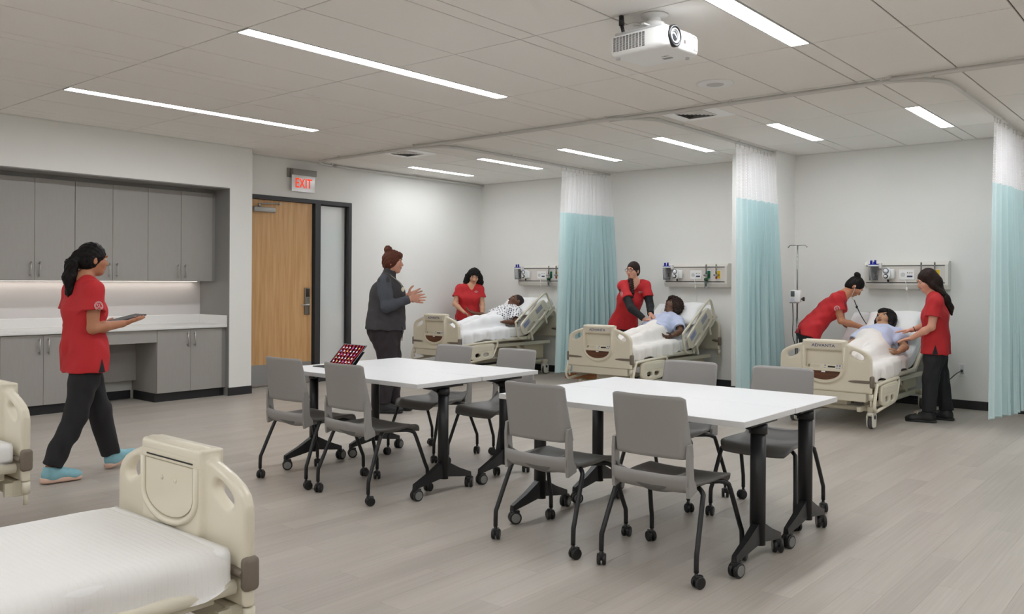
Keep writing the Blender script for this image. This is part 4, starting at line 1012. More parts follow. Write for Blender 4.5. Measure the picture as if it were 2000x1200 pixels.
def rail_head_mesh():
    o = chaikin([(-.13, .055), (.54, .055), (.60, .09), (.585, .262), (.52, .30), (-.06, .30), (-.12, .27)], 2)
    h1 = chaikin([(-.02, .085), (.20, .085), (.20, .15), (-.02, .15)], 2); h2 = chaikin([(.28, .085), (.50, .085), (.50, .15), (.28, .15)], 2)
    return slab('head_siderail', o, [h1, h2], -.018, .018, .012, .007)
HR = rail_head_mesh(); HR.materials.append(M_beige)
def rail_foot_mesh():
    o = chaikin([(.16, .215), (.62, .225), (.67, .26), (.70, .42), (.67, .45), (.20, .44), (.15, .40)], 2)
    h1 = chaikin([(.29, .262), (.40, .262), (.40, .315), (.29, .315)], 1); h2 = chaikin([(.46, .262), (.57, .262), (.57, .315), (.46, .315)], 1)
    return slab('foot_siderail', o, [h1, h2], -.016, .016, .010, .007)
FR = rail_foot_mesh(); FR.materials.append(M_beige)
def deck_path(dz, raised):
    if raised: return [(.075, .455+dz), (.50, .468+dz), (.93, .50+dz), (1.25, .503+dz), (1.52, .507+dz)]
    return [(.075, .46+dz), (1.0, .46+dz), (1.55, .46+dz), (2.12, .46+dz)]
def make_bed(label, loc, rotz, dz, raised, head_rails, foot_rails, group='hospital beds'):
    t = thing('hospital_bed', label, 'hospital bed', loc, rotz, group)
    add_board(t, 0, dz, False, 'footboard'); add_board(t, 2.29, dz+.11, True, 'headboard')
    G().rbox((-.40, .02, .278+dz), (.40, .075, .362+dz), .006, 1, False).build('foot_beam', M_beigem, t)
    for s in (-1, 1): G().box((s*.385-.012, .075, .285+dz), (s*.385+.012, .115, .355+dz)).build('beam_end', M_beigem, t)
    P = deck_path(dz, raised)
    for s in (-1, 1):
        G().tube([(s*.425, y, z-.022) for y, z in P], .026, 8, 3, flat=(1, .8)).build('deck_rail', M_beigem, t)
        G().rbox((s*.33-.02, .10, .365+dz), (s*.33+.02, 2.20, .415+dz), .004, 1, False).build('upper_frame', M_beigem, t)
        G().rbox((s*.30-.02, .12, .165), (s*.30+.02, 2.12, .215), .006).build('base_rail', M_beigem, t)
        for (ya, yb) in ((.42, .85), (1.85, 1.45)):
            G().obox((s*.27, (ya+yb)/2, (.20+.38+dz)/2), (1, 0, 0), (0, yb-ya, .18+dz), (0, -(.18+dz), yb-ya), (.014, math.hypot(yb-ya, .18+dz)/2, .022), .004).build('lift_arm', M_beigem, t)
        for y in (.22, 2.02):
            c = G().rbox((s*.39-.03, y-.04, .165), (s*.39+.03, y+.04, .225), .01).cyl((s*.39, y, .12), (s*.39, y, .17), .02, 12).build('caster_stem', M_beigem, t)
            prof = [(s*.39-.034, .0), ]
            G().prism([(y+.058*math.cos(a), .115+.05*math.sin(a)) for a in [PI*k/12 for k in range(13)]]+[(y-.05, .03), (y-.03, .014), (y+.03, .014), (y+.05, .03)], 'X', s*.39+.020, s*.39+.032, True).prism([(y+.058*math.cos(a), .115+.05*math.sin(a)) for a in [PI*k/12 for k in range(13)]]+[(y-.05, .03), (y-.03, .014), (y+.03, .014), (y+.05, .03)], 'X', s*.39-.032, s*.39-.020, True).rbox((s*.39-.032, y-.05, .12), (s*.39+.032, y+.05, .165), .02, 3).build('caster_fork', M_castw, c)
            G().tube([(s*.39-.019, y, .0625), (s*.39-.012, y, .0625), (s*.39+.012, y, .0625), (s*.39+.019, y, .0625)], [.054, .0622, .0622, .054], 24).build('wheel', M_wheel, c)
            G().lathe([(.020, 0), (.020, .006), (.014, .008)], 14, (s*.39+s*.032, y, .115), (s, 0, 0)).build('brake_button', mat('brake_dark', (46, 54, 52), .4), c)
    for y in (.22, 2.02): G().tube([(-.36, y, .19), (.36, y, .19)], .024, 10).build('base_cross_tube', M_beigem, t)
    for y in (.30, 1.15, 1.95): G().rbox((-.33, y, .370+dz), (.33, y+.05, .41+dz), .004, 1, False).build('cross_bar', M_beigem, t)
    G().rbox((-.16, .20, .215), (.16, .32, .36+dz), .006, 1, False).build('lift_column', M_beigem, t)
    G().rbox((-.30, 1.62, .24), (.30, 2.10, .37+dz), .008, 1, False).build('motor_box', mat('beige_dark', (196, 186, 160), .5), t)
    zz = P[-1][1]-.04
    G().add([(-.41, y, z-.012) for y, z in P]+[(.41, y, z-.012) for y, z in P], [(i, i+1, len(P)+i+1, len(P)+i) for i in range(len(P)-1)]).build('deck_panel', M_beigem, t)
    if raised:
        q = [back_pt(-.02, -.022), back_pt(.78, -.022)]
        for s in (-1, 1): G().obox((s*.425, (q[0][1]+q[1][1])/2, (q[0][2]+q[1][2])/2+dz), (1, 0, 0), (0, math.cos(BA), math.sin(BA)), (0, -math.sin(BA), math.cos(BA)), (.02, .40, .025), .006).build('back_rail', M_beigem, t)
        c = back_pt(.39, -.02); G().obox((0, c[1], c[2]+dz), (1, 0, 0), (0, math.cos(BA), math.sin(BA)), (0, -math.sin(BA), math.cos(BA)), (.41, .39, .008)).build('back_panel', mat('back_panel_dark', (72, 70, 68), .6), t)
    for s in head_rails:
        org = back_pt(0, 0); xx = s*.475
        hr = link('head_siderail', HR, M_beige, t, (xx, org[1], org[2]+dz), (BA, 0, PI/2))
        # local frame of the rail: X along the back, Z across; mesh lies in XZ
        hr.rotation_euler = (0, 0, 0)
        hr.matrix_local = Matrix(((0, 1, 0, xx), (math.cos(BA), 0, -math.sin(BA), org[1]), (math.sin(BA), 0, math.cos(BA), org[2]+dz), (0, 0, 0, 1)))
        lp = [(-.15, -.01, .07), (-.215, 0, .14), (-.225, 0, .20), (-.165, 0, .36), (-.10, 0, .385), (.58, 0, .345), (.66, 0, .325), (.69, 0, .27), (.655, 0, .06), (.60, -.01, .05)]
        G().tube(lp, .0155, 10, 3).build('rail_tube', M_beige, hr)
        for e in (.04, .46): G().obox((e, -.004*s, .0), (.25, 0, 1), (0, 1, 0), (1, 0, -.25), (.085, .010, .018), .004).build('rail_arm', M_beigem, hr)
        for e0, n0, cc in ((-.06, .19, 4), (.30, .19, 5)):
            kp = G().rbox((e0, .0165 if s > 0 else -.0205, n0), (e0+.17, .0205 if s > 0 else -.0165, n0+.075), .001, 1, False).build('keypad', mat('rail_keypad', (172, 172, 182), .4), hr)
            for a in range(cc):
                for b_ in range(3): G().box((e0+.012+a*.032, .0205 if s > 0 else -.0215, n0+.008+b_*.022), (e0+.012+a*.032+.022, .0215 if s > 0 else -.0205, n0+.008+b_*.022+.014)).build('rail_key', M_kb if e0 < 0 else mat('rail_key_grey', (140, 140, 158), .4), hr)
    for s in foot_rails:
        f = link('foot_siderail', FR, M_beige, t, (0, 0, 0)); f.matrix_local = Matrix(((0, -1, 0, s*.482), (1, 0, 0, .02), (0, 0, 1, dz), (0, 0, 0, 1)))
        G().tube([(.12, 0, .445), (.06, 0, .43), (.0, 0, .28), (.005, 0, .225), (.05, 0, .195), (.12, 0, .20), (.56, 0, .235), (.64, 0, .25), (.69, 0, .29), (.765, 0, .43), (.75, 0, .46), (.70, 0, .468), (.30, 0, .455)], .0155, 10, 3, closed=True).build('rail_tube', M_beige, f)
        for yq in (.25, .55): G().tube([(yq, .0, .42), (yq, s*.05, .40), (yq, s*.09, .41)], .012, 8).build('rail_arm', M_beigem, f)
        G().rbox((.22, -.019 if s > 0 else .014, .345), (.64, -.014 if s > 0 else .019, .415), .004, 1, False).build('rail_inset', M_beigem, f)
    return t
beds = [('beige hospital bed in the first bay, nearest the corner', (-8.585, 8.5, 0), 0, .10, True, (1,), (1, -1)),
        ('beige hospital bed in the middle bay between two curtains', (-5.815, 8.5, 0), 0, .045, True, (1,), (1, -1)),
        ('beige hospital bed in the third bay, by the drip stand', (-3.11, 8.5, 0), 0, 0., True, (), (1, -1)),
        ('beige hospital bed in the left foreground under a white cover', (-2.985, 1.672, 0), PI, -.045, False, (), ()),
        ('beige hospital bed cut off by the left edge of the view', (-5.335, 1.84, 0), PI, -.015, False, (), ())]
for b in beds: make_bed(*b)

# mattresses: rounded slab swept along the deck
def sweep_slab(path, w_, th, r, n=6):
    """path of (y, z, ny, nz); section is a rounded rectangle standing on the path"""
    sec = []
    for (sx, sz, a0) in ((1, 0, -90), (1, 1, 0), (-1, 1, 90), (-1, 0, 180)):
        for k in range(n+1):
            a = math.radians(a0+90*k/n); sec.append((sx*(w_/2-r)+r*math.cos(a), (r if sz == 0 else th-r)+r*math.sin(a)))
    m_ = len(sec); V_ = []; F_ = []
    for (y, z, ny, nz) in path:
        for (x, h) in sec: V_.append((x, y+ny*h, z+nz*h))
    for i in range(len(path)-1):
        for k in range(m_): F_.append((i*m_+k, i*m_+(k+1) % m_, (i+1)*m_+(k+1) % m_, (i+1)*m_+k))
    F_ += [tuple(range(m_))[::-1], tuple((len(path)-1)*m_+k for k in range(m_))]
    return V_, F_
def mat_path(dz, raised, y0=.085):
    if not raised: return [(y0, .462+dz, 0, 1), (y0+.02, .462+dz, 0, 1), (1.2, .462+dz, 0, 1), (2.17, .462+dz, 0, 1), (2.19, .462+dz, 0, 1)]
    out = []
    for (y, z) in [(y0, .457), (y0+.03, .458), (.50, .47), (.93, .502), (1.25, .505)]: out.append((y, z+dz, -.02, 1))
    for k in range(7):
        a = BA*k/6; e = .27*k/6; yy = 1.40+e*math.cos(a*.5); zz = .506+e*math.sin(a*.5); out.append((yy, zz+dz, -math.sin(a), math.cos(a)))
    yl, zl = out[-1][0], out[-1][1]
    for e in (.3, .62, .66): out.append((yl+e*math.cos(BA), zl+e*math.sin(BA), -math.sin(BA), math.cos(BA)))
    return out
M_mat = mat('mattress_white', (240, 239, 238), .8, bump=.05, bscale=40)
for i, (wh, (lb, loc, rz, dz, raised, *_)) in enumerate(zip(('first', 'middle', 'third', 'foreground', 'left-edge'), beds)):
    V_, F_ = sweep_slab(mat_path(dz, raised), .84, .145 if raised else .105, .03); g = G().add(V_, F_, True)
    o = g.build('mattress', M_mat, None, loc, (0, 0, rz)); tag(o, 'white sheeted mattress on the %s hospital bed' % wh, 'mattress', 'bed mattresses')
# woven covers on the two foreground beds
m, nt, b = new_mat('woven_cover'); L_ = nt.links
b.inputs['Base Color'].default_value = lin((236, 234, 231)); b.inputs['Roughness'].default_value = .9; b.inputs['Sheen Weight'].default_value = .15
tcn = nt.nodes.new('ShaderNodeTexCoord'); sp = nt.nodes.new('ShaderNodeSeparateXYZ'); L_.new(tcn.outputs['Object'], sp.inputs[0])
def Mth(op, a, c=None):
    n = nt.nodes.new('ShaderNodeMath'); n.operation = op
    for i, x in enumerate((a, c)):
        if x is None: continue
        if isinstance(x, (int, float)): n.inputs[i].default_value = x
        else: L_.new(x, n.inputs[i])
    return n.outputs[0]
rib = Mth('POWER', Mth('ABSOLUTE', Mth('SINE', Mth('MULTIPLY', sp.outputs[1], PI/.0215))), 10.)
dots = Mth('GREATER_THAN', Mth('SINE', Mth('MULTIPLY', Mth('ADD', sp.outputs[0], sp.outputs[2]), 2*PI/.0055)), .0)
n0 = nt.nodes.new('ShaderNodeTexNoise'); n0.inputs['Scale'].default_value = 330; L_.new(tcn.outputs['Object'], n0.inputs[0])
hgt = Mth('ADD', Mth('MULTIPLY', Mth('MULTIPLY', rib, dots), -1.), Mth('MULTIPLY', n0.outputs[0], .7))
bp = nt.nodes.new('ShaderNodeBump'); bp.inputs['Strength'].default_value = .55; bp.inputs['Distance'].default_value = .003; L_.new(hgt, bp.inputs['Height']); L_.new(bp.outputs[0], b.inputs['Normal'])
M_cover = m
def cover(loc, rz, dz, label, seed):
    rnd = random.Random(seed); P = []; hw, r, zt, drop = .428, .05, .576+dz, .125
    ys = np.concatenate([np.linspace(.088, .14, 6), np.linspace(.16, 2.2, 60)])
    for y in ys:
        row = []; ef = max(0, 1-(y-.088)/.05)
        for k in range(57):
            s = -1+2*k/56; arc_ = s*(hw-r+PI/2*r+drop); a = abs(arc_); sg = 1 if arc_ >= 0 else -1
            if a < hw-r: x, z = a, zt
            elif a < hw-r+PI/2*r: t_ = (a-(hw-r))/r; x, z = hw-r+r*math.sin(t_), zt-r+r*math.cos(t_)
            else: x, z = hw+.004, zt-r-(a-(hw-r+PI/2*r))
            fold = .004*math.sin(y*9+seed)+.003*math.sin(y*23+2*sg)
            if a > hw-r: x += fold*2*(a-hw+r)/drop+.010*((a-hw+r)/drop)*math.sin(y*5+seed)
            z += .0025*math.sin(y*7+x*11)+.002*math.sin(x*17-y*4)-.045*ef**2*(1 if a < hw else .3)
            if y < .26: x -= .02*(1-(y-.088)/.172)**2*(a/hw); 
            low = zt-r-drop+.02*math.sin(y*3.1+seed)+(.035*max(0, 1-(y-.088)/.12))
            row.append((sg*x, y, max(z, low)))
        P.append(row)
    P = np.array(P); fr_ = P[0].copy(); fr_[:, 2] = np.minimum(fr_[:, 2], zt-.14); fr_[:, 1] = .085
    P = np.concatenate([fr_[None], P])
    o = G().sheet(P).build('bed_cover', M_cover, None, loc, (0, 0, rz)); tag(o, label, 'bed cover', 'white woven bed covers'); return o
cover((-2.985, 1.672, 0), PI, -.045, 'white ribbed woven cover on the bed in the left foreground', 1)
cover((-5.335, 1.84, 0), PI, -.015, 'white woven cover on the bed cut off at the left edge', 4)

# ------------------------------------------------------------------ people and patient manikins
from mathutils.bvhtree import BVHTree
M_red = mat('scrub_red', (190, 34, 40), .75, bump=.12, bscale=90)
M_blackcloth = mat('trouser_black', (30, 29, 32), .8, bump=.1, bscale=90)
M_hblack = mat('hair_black', (20, 16, 15), .55, spec=.2, bump=.35, bscale=70, stretch=(1, 1, .25))
M_hbrown = mat('hair_dark_brown', (42, 27, 21), .55, spec=.22, bump=.35, bscale=70, stretch=(1, 1, .25))
M_hauburn = mat('hair_auburn', (88, 46, 32), .55, spec=.25, bump=.35, bscale=70, stretch=(1, 1, .25))
M_eye = mat('eye_white', (228, 224, 218), .3); M_iris = mat('iris_dark', (36, 24, 18), .25)
M_thread = mat('white_thread', (232, 214, 212), .7)
def skin(name, rgb): return mat(name, rgb, .5, spec=.35, var=.04, vscale=25)
def ellipsoid(g, c, rad, ax=None, n=10):
    A = np.eye(3) if ax is None else np.array([nrm(q) for q in ax]); c = V3(c); rad = V3(rad); V_ = []; F_ = []
    for i in range(n+1):
        th = PI*i/n
        for k in range(2*n):
            ph = PI*k/n; q = V3((math.sin(th)*math.cos(ph), math.sin(th)*math.sin(ph), math.cos(th)))*rad; V_.append(c+q@A)
    m_ = 2*n
    for i in range(n):
        for k in range(m_): F_.append((i*m_+k, i*m_+(k+1) % m_, (i+1)*m_+(k+1) % m_, (i+1)*m_+k))
    return g.add(V_, F_, True)
def folds(seed, amp=.0035, vert=True):
    r = random.Random(seed); W = [(r.uniform(-1, 1), r.uniform(-1, 1), r.uniform(-.45, .45) if vert else r.uniform(-1, 1), r.uniform(38, 75), r.uniform(0, 6)) for _ in range(4)]
    def fn(X, Y, Z):
        o = 0
        for a, b, c, f, p in W:
            k = f/math.sqrt(a*a+b*b+c*c+1e-6); o = o+np.sin(k*(a*X+b*Y+c*Z)+p+1.5*np.sin(9*Z+p))
        return amp*o*.6
    return fn
def hand(S, w_, f, n, right, s=1., curl=(.25, .3, .35, .45), spread=.06, thumb=.5, k=.006):
    w_ = V3(w_); f = nrm(f); n = nrm(V3(n)-f*(V3(n)@f)); t = np.cross(f, n)*(1 if right else -1)
    S.econe(w_-f*.012*s, w_+f*.028*s, .026*s, .036*s, .019*s, .016*s, t, .012); S.econe(w_+f*.028*s, w_+f*.082*s, .037*s, .040*s, .0155*s, .0125*s, t, .008)
    for i, L in enumerate((.072, .080, .074, .058)):
        b = w_+f*(.082-.004*abs(i-1))*s+t*(.030-.0205*i)*s; d0 = nrm(f+t*spread*(1.5-i)); c = curl[i]
        p0 = b; p1 = p0+(d0*math.cos(c)+n*math.sin(c))*L*.5*s; p2 = p1+(d0*math.cos(c*2)+n*math.sin(c*2))*L*.3*s; p3 = p2+(d0*math.cos(c*2.6)+n*math.sin(c*2.6))*L*.24*s
        S.chain([p0-f*.01*s, p1, p2, p3], [.0100*s, .0092*s, .0085*s, .0072*s], .004)
    b = w_+f*.022*s+t*.026*s; p1 = b+nrm(f*.7+t*(.55+thumb)+n*.25)*.042*s; p2 = p1+nrm(f*1.0+t*(.1+thumb*.7)+n*.25)*.032*s; p3 = p2+nrm(f*1.0+t*thumb*.4+n*.2)*.022*s
    S.chain([b, p1, p2, p3], [.015*s, .0115*s, .010*s, .0085*s], .006)
def head_sdf(S, c, f, u, s=1.):
    f = nrm(f); u = nrm(V3(u)-f*(V3(u)@f)); r = np.cross(f, u); c = V3(c)
    def p(a, b, d): return c+(r*a+f*b+u*d)*s
    ax = (r, f, u)
    S.ell(p(0, -.008, .028), (.073*s, .092*s, .090*s), ax, .02); S.ell(p(0, .020, -.035), (.060*s, .070*s, .075*s), ax, .03)
    S.ell(p(0, .050, -.088), (.030*s, .030*s, .024*s), ax, .03)
    for q in (-1, 1):
        S.ell(p(q*.036, .058, -.022), (.026*s, .026*s, .028*s), ax, .02)
        S.ell(p(q*.030, .084, .030), (.026*s, .010*s, .009*s), ax, .014)
        S.ell(p(q*.074, -.008, -.006), (.008*s, .017*s, .030*s), ax, .006)
    for q in (-1, 1): S.ell(p(q*.032, .099, .010), (.019*s, .014*s, .012*s), ax, .010, 'sub')
    S.cone(p(0, .084, .012), p(0, .103, -.024), .0085*s, .0115*s, .010); S.ell(p(0, .097, -.030), (.0165*s, .012*s, .009*s), ax, .008)
    S.ell(p(0, .086, -.052), (.024*s, .010*s, .007*s), ax, .006); S.ell(p(0, .083, -.064), (.021*s, .010*s, .0075*s), ax, .006)
    return r, f, u
def face_parts(root, base, c, r, f, u, s, lips, brow, gaze=(0, 0), glasses=None):
    base = V3(base); c = V3(c)-base
    def p(a, b, d): return c+(r*a+f*b+u*d)*s
    for q in (-1, 1):
        e = ellipsoid(G(), p(q*.032, .0775, .009), (.0145*s, .0075*s, .0066*s), (r, f, u), 8).build('eye', M_eye, root)
        ellipsoid(G(), p(q*.032+gaze[0]*.006, .0822, .009+gaze[1]*.004), (.0068*s, .004*s, .0066*s), (r, f, u), 8).build('iris', M_iris, e)
        G().tube([p(q*.014, .0935, .0325), p(q*.03, .0935, .0365), p(q*.050, .080, .0285)], [.0032*s, .0038*s, .002*s], 6, 3, flat=(1.1, .7)).build('eyebrow', brow, root)
    lp = G(); ellipsoid(lp, p(0, .0885, -.0525), (.023*s, .0085*s, .0055*s), (r, f, u), 8); ellipsoid(lp, p(0, .086, -.0625), (.020*s, .0085*s, .0065*s), (r, f, u), 8); lp.build('lips', lips, root)
    if glasses:
        g = G()
        for q in (-1, 1):
            g.tube([p(q*.034+.026*math.cos(a), .108-.006*abs(math.cos(a)), .006+.020*math.sin(a)) for a in [2*PI*k/16 for k in range(16)]], .0022*s, 6, closed=True)
            g.tube([p(q*.060, .104, .010), p(q*.076, .06, .012), p(q*.080, -.005, .008)], .0022*s, 6)
        g.tube([p(-.009, .108, .010), p(.009, .108, .010)], .0022*s, 6); g.build('glasses', glasses, root)
def local(base, mesh_fn): return mesh_fn
class Person:
    def __init__(s, label, base, group=None, cat='person', name='person'):
        s.base = V3(base); s.root = thing(name, label, cat, base, 0, group); s.B = Sdf()
    def put(s, S, name, m, h=.006):
        me = S.mesh(name, h, s.base); return link(name, me, m, s.root)
    def emblem(s, me, c, n, up, kind):
        """embroidery laid on the cloth by casting rays onto it"""
        n = nrm(n); up = nrm(V3(up)-n*(V3(up)@n)); a = np.cross(up, n)
        if not hasattr(s, '_bv') or s._bv[0] is not me:
            s._bv = (me, BVHTree.FromPolygons([v.co[:] for v in me.vertices], [list(p.vertices) for p in me.polygons]))
        c = V3(c)-s.base; g = G()
        def on(u, v):
            o = c+a*u+up*v+n*.15; hit = s._bv[1].ray_cast(Vector(o), Vector(-n), .4)
            return (V3(hit[0])+n*.0022) if hit[0] is not None else c+a*u+up*v
        def stroke(pts, r): g.tube([on(*p) for p in pts], r, 5)
        if kind == 'ring':
            for R in (.031, .024): g.tube([on(R*math.cos(t), R*math.sin(t)) for t in [2*PI*k/20 for k in range(20)]], .0016, 5, closed=True)
            stroke([(-.004, .012), (-.014, .010), (-.012, .002), (-.004, -.003), (-.006, -.012), (-.016, -.011)], .0018); stroke([(.005, .013), (.005, -.012), (.015, -.012)], .0018)
            g.build('sleeve_emblem', M_thread, s.root)
        elif kind == 'slit':
            rows = [[on((-.5+j/4)*.055*(i/8), -.10*i/8) for j in range(5)] for i in range(9)]
            g.sheet(rows); g.build('side_slit', M_blackcloth, s.root)
        else:
            for i, (w_, x0) in enumerate(((.020, .006), (.034, 0), (.018, .008))): stroke([(-w_+x0*0+k*w_*2/6, .012-.011*i+(.0015 if k % 2 else 0)) for k in range(7)], .0022)
            g.build('chest_lettering', M_thread, s.root)
def build_person(label, base, J, skin_m, hair_fn, hair_m, lips, outfit='scrub', s=1., girth=1., group=None, sleeve=.55, seed=1, glasses=None, gaze=(0, 0), shoes=None, hem=None, under=None, trouser_m=None, brow=None, eyes=True, gd=1., hs=None):
    P = Person(label, base, group); B = P.B
    J = {k: (V3(v) if not isinstance(v, (int, float, bool)) else v) for k, v in J.items()}
    F = nrm(J['face']); pel, ch, nk, hd = J['pelvis'], J['chest'], J['neck'], J['head']
    spine = nrm(ch-pel); side = nrm(np.cross(F, spine)); F2 = np.cross(spine, side)       # side = person's right
    g_ = girth
    hs = hs or s; r, f, u = head_sdf(B, hd, J['hf'], J['hu'], hs)
    B.cone(nk-spine*.02, hd-u*.045*s-f*.015*s, .056*s, .050*s, .02)
    # torso
    B.econe(pel-spine*.02, pel+spine*.12, .150*s*g_, .128*s*g_, .105*s*g_*gd, .090*s*g_*gd, side, .04); B.econe(pel+spine*.12, ch, .128*s*g_, .145*s*g_, .090*s*g_*gd, .100*s*g_*gd, side, .04)
    B.econe(ch, ch+(nk-ch)*.55, .145*s*g_, .115*s, .095*s*g_, .070*s, side, .04); B.cone(J['shL'], J['shR'], .052*s, .052*s, .05)
    B.cone(nk, (J['shL']+nk)/2, .050*s, .046*s, .04); B.cone(nk, (J['shR']+nk)/2, .050*s, .046*s, .04)
    for q in (-1, 1): B.ell(ch+F2*.062*s*g_+side*q*.062*s-spine*.02*s, (.058*s, .05*s, .06*s), (side, F2, spine), .04)
    for X_, rt in (('L', False), ('R', True)):
        sh, el, wr = J['sh'+X_], J['el'+X_], J['wr'+X_]
        B.chain([sh, sh+(el-sh)*.45, el, el+(wr-el)*.35, wr], [.050*s*g_, .045*s*g_, .036*s*g_, .037*s*g_, .024*s*g_], .02)
        hand(B, wr, J['hd'+X_], J['hn'+X_], rt, s*1.0, J.get('cu'+X_, (.25, .3, .35, .45)) if not isinstance(J.get('cu'+X_), np.ndarray) else tuple(J['cu'+X_]), J.get('sp'+X_, .06), J.get('th'+X_, .5))
    legs = 'anL' in J
    if legs:
        for X_, q in (('L', -1), ('R', 1)):
            hp = pel+side*q*.085*s-spine*.02; kn, an = J['kn'+X_], J['an'+X_]
            B.chain([hp, hp+(kn-hp)*.4, kn, kn+(an-kn)*.35, an], [.088*s*g_, .080*s*g_, .055*s*g_, .054*s*g_, .036*s], .03)
            td = nrm(J['toe'+X_]); B.chain([an+V3((0, 0, -.01)), an+td*.08*s+V3((0, 0, -.050)), an+td*.14*s+V3((0, 0, -.055))], [.034*s, .024*s, .018*s], .02)
    body = P.put(B, 'body', skin_m, .005)
    brow = brow or hair_m
    if eyes: face_parts(P.root, base, hd, r, f, u, hs, lips, brow, gaze, glasses)
    hdir = -spine if outfit == 'gown' else nrm(-spine*.5+V3((0, 0, -.7))); hem_p = pel+hdir*(.06 if hem is None else hem)
    # trousers
    if legs:
        T = Sdf()
        for X_, q in (('L', -1), ('R', 1)):
            hp = pel+side*q*.085*s-spine*.02; kn, an = J['kn'+X_], J['an'+X_]; d = nrm(an-kn)
            T.chain([hp, hp+(kn-hp)*.4, kn, an+d*.02], [.092*s*g_, .096*s*g_, .077*s*g_, .067*s], .03); T.plane(an-d*.015*s, d, an, .14)
        T.econe(pel-spine*.03, pel+spine*.14, .172*s*g_, .150*s*g_, .125*s*g_*gd, .110*s*g_*gd, side, .05); T.plane(hem_p-hdir*.03, -hdir); T.warp(folds(seed+50, .0035))
        P.put(T, 'trousers', trouser_m or M_blackcloth, .007)
    if outfit in ('scrub', 'gown', 'vest'):
        C = Sdf(); cm = {'scrub': M_red, 'gown': None, 'vest': None}[outfit]
        ends = []
        if outfit != 'vest':
            for X_ in 'LR':
                sh, el = J['sh'+X_], J['el'+X_]; d = nrm(el-sh); L = np.linalg.norm(el-sh); e = sh+d*L*sleeve
                C.cone(sh+nrm(nk-sh)*.02, e+d*.05, .070*s*g_, .082*s*g_, .03); C.plane(e, d, e, .16); C.cone(e-d*.05, e+d*.06, .050*s*g_, .062*s*g_, .006, 'sub'); ends.append(e)
        w1 = 1.0 if outfit != 'gown' else 1.03
        C.econe(hem_p+hdir*.03, pel+spine*.06, .198*s*g_*w1, .172*s*g_, .142*s*g_*gd, .126*s*g_*gd, side, .04); C.econe(pel+spine*.06, ch, .172*s*g_, .168*s*g_, .126*s*g_*gd, .122*s*g_*gd, side, .05)
        C.econe(ch, ch+(nk-ch)*.6, .168*s*g_, .120*s, .120*s*g_, .082*s, side, .04); C.cone(J['shL'], J['shR'], .066*s, .066*s, .04)
        C.cone(nk-spine*.015, (J['shL']+nk)/2, .060*s, .058*s, .04); C.cone(nk-spine*.015, (J['shR']+nk)/2, .060*s, .058*s, .04)
        for q in (-1, 1): C.ell(ch+F2*.075*s*g_+side*q*.060*s-spine*.02*s, (.066*s, .052*s, .070*s), (side, F2, spine), .05)
        if legs:
            for X_, q in (('L', -1), ('R', 1)):
                hp = pel+side*q*.088*s-spine*.02; C.cone(hp, hp+(J['kn'+X_]-hp)*.3, .112*s*g_, .114*s*g_, .05)
        C.plane(hem_p, hdir)
        if outfit == 'scrub':
            C.cone(nk+F2*.02, hd, .062*s, .075*s, .01, 'sub'); C.cone(nk+F2*.13*s-spine*.095*s, nk+F2*.07*s+spine*.02, .010*s, .062*s, .008, 'sub'); C.cone(nk+F2*.15*s-spine*.085*s, nk+F2*.16*s+spine*.05, .010*s, .065*s, .008, 'sub')
        elif outfit == 'gown': C.cone(nk+F2*.03, hd, .060*s, .075*s, .01, 'sub')
        C.warp(folds(seed, .0034 if outfit != 'vest' else .002))
        P.cloth = C
    P.hem = hem_p; P.J, P.side, P.F2, P.spine, P.r, P.f, P.u, P.s = J, side, F2, spine, r, f, u, s
    H = Sdf(); hair_fn(H, P, V3(hd), r, f, u, hs); P.put(H, 'hair', hair_m, .005)
    return P
def cap(H, hd, r, f, u, s, t=.012, line=.055, low=-.05):
    """hair over the skull, cut away from the face"""
    ax = (r, f, u)
    H.ell(hd+(f*-.010+u*.030)*s, ((.073+t)*s, (.090+t)*s, (.090+t)*s), ax, .01); H.ell(hd+(f*-.035+u*-.02)*s, ((.066+t)*s, (.06+t)*s, .07*s), ax, .02)
    H.ell(hd+(f*.125+u*(-.055))*s, (.095*s, .095*s, .118*s), ax, .012, 'sub')
def strands(amp=.003, k=130, ax=None):
    def fn(X, Y, Z): return amp*np.sin(k*X+20*np.sin(6*Z))*np.cos(k*Y*.9+3*np.sin(11*Z))
    return fn
def curls(amp=.007, k=150):
    def fn(X, Y, Z): return amp*np.sin(k*X+2*np.sin(60*Z))*np.sin(k*Y+1)*np.sin(k*.8*Z+2*np.sin(50*X))
    return fn
M_lip1 = mat('lips_rose', (170, 92, 88), .4); M_lip2 = mat('lips_brown', (112, 62, 52), .4)
def finish_scrub(P, cols=None):
    me = P.put(P.cloth, 'scrub_top', M_red, .006).data
    return me
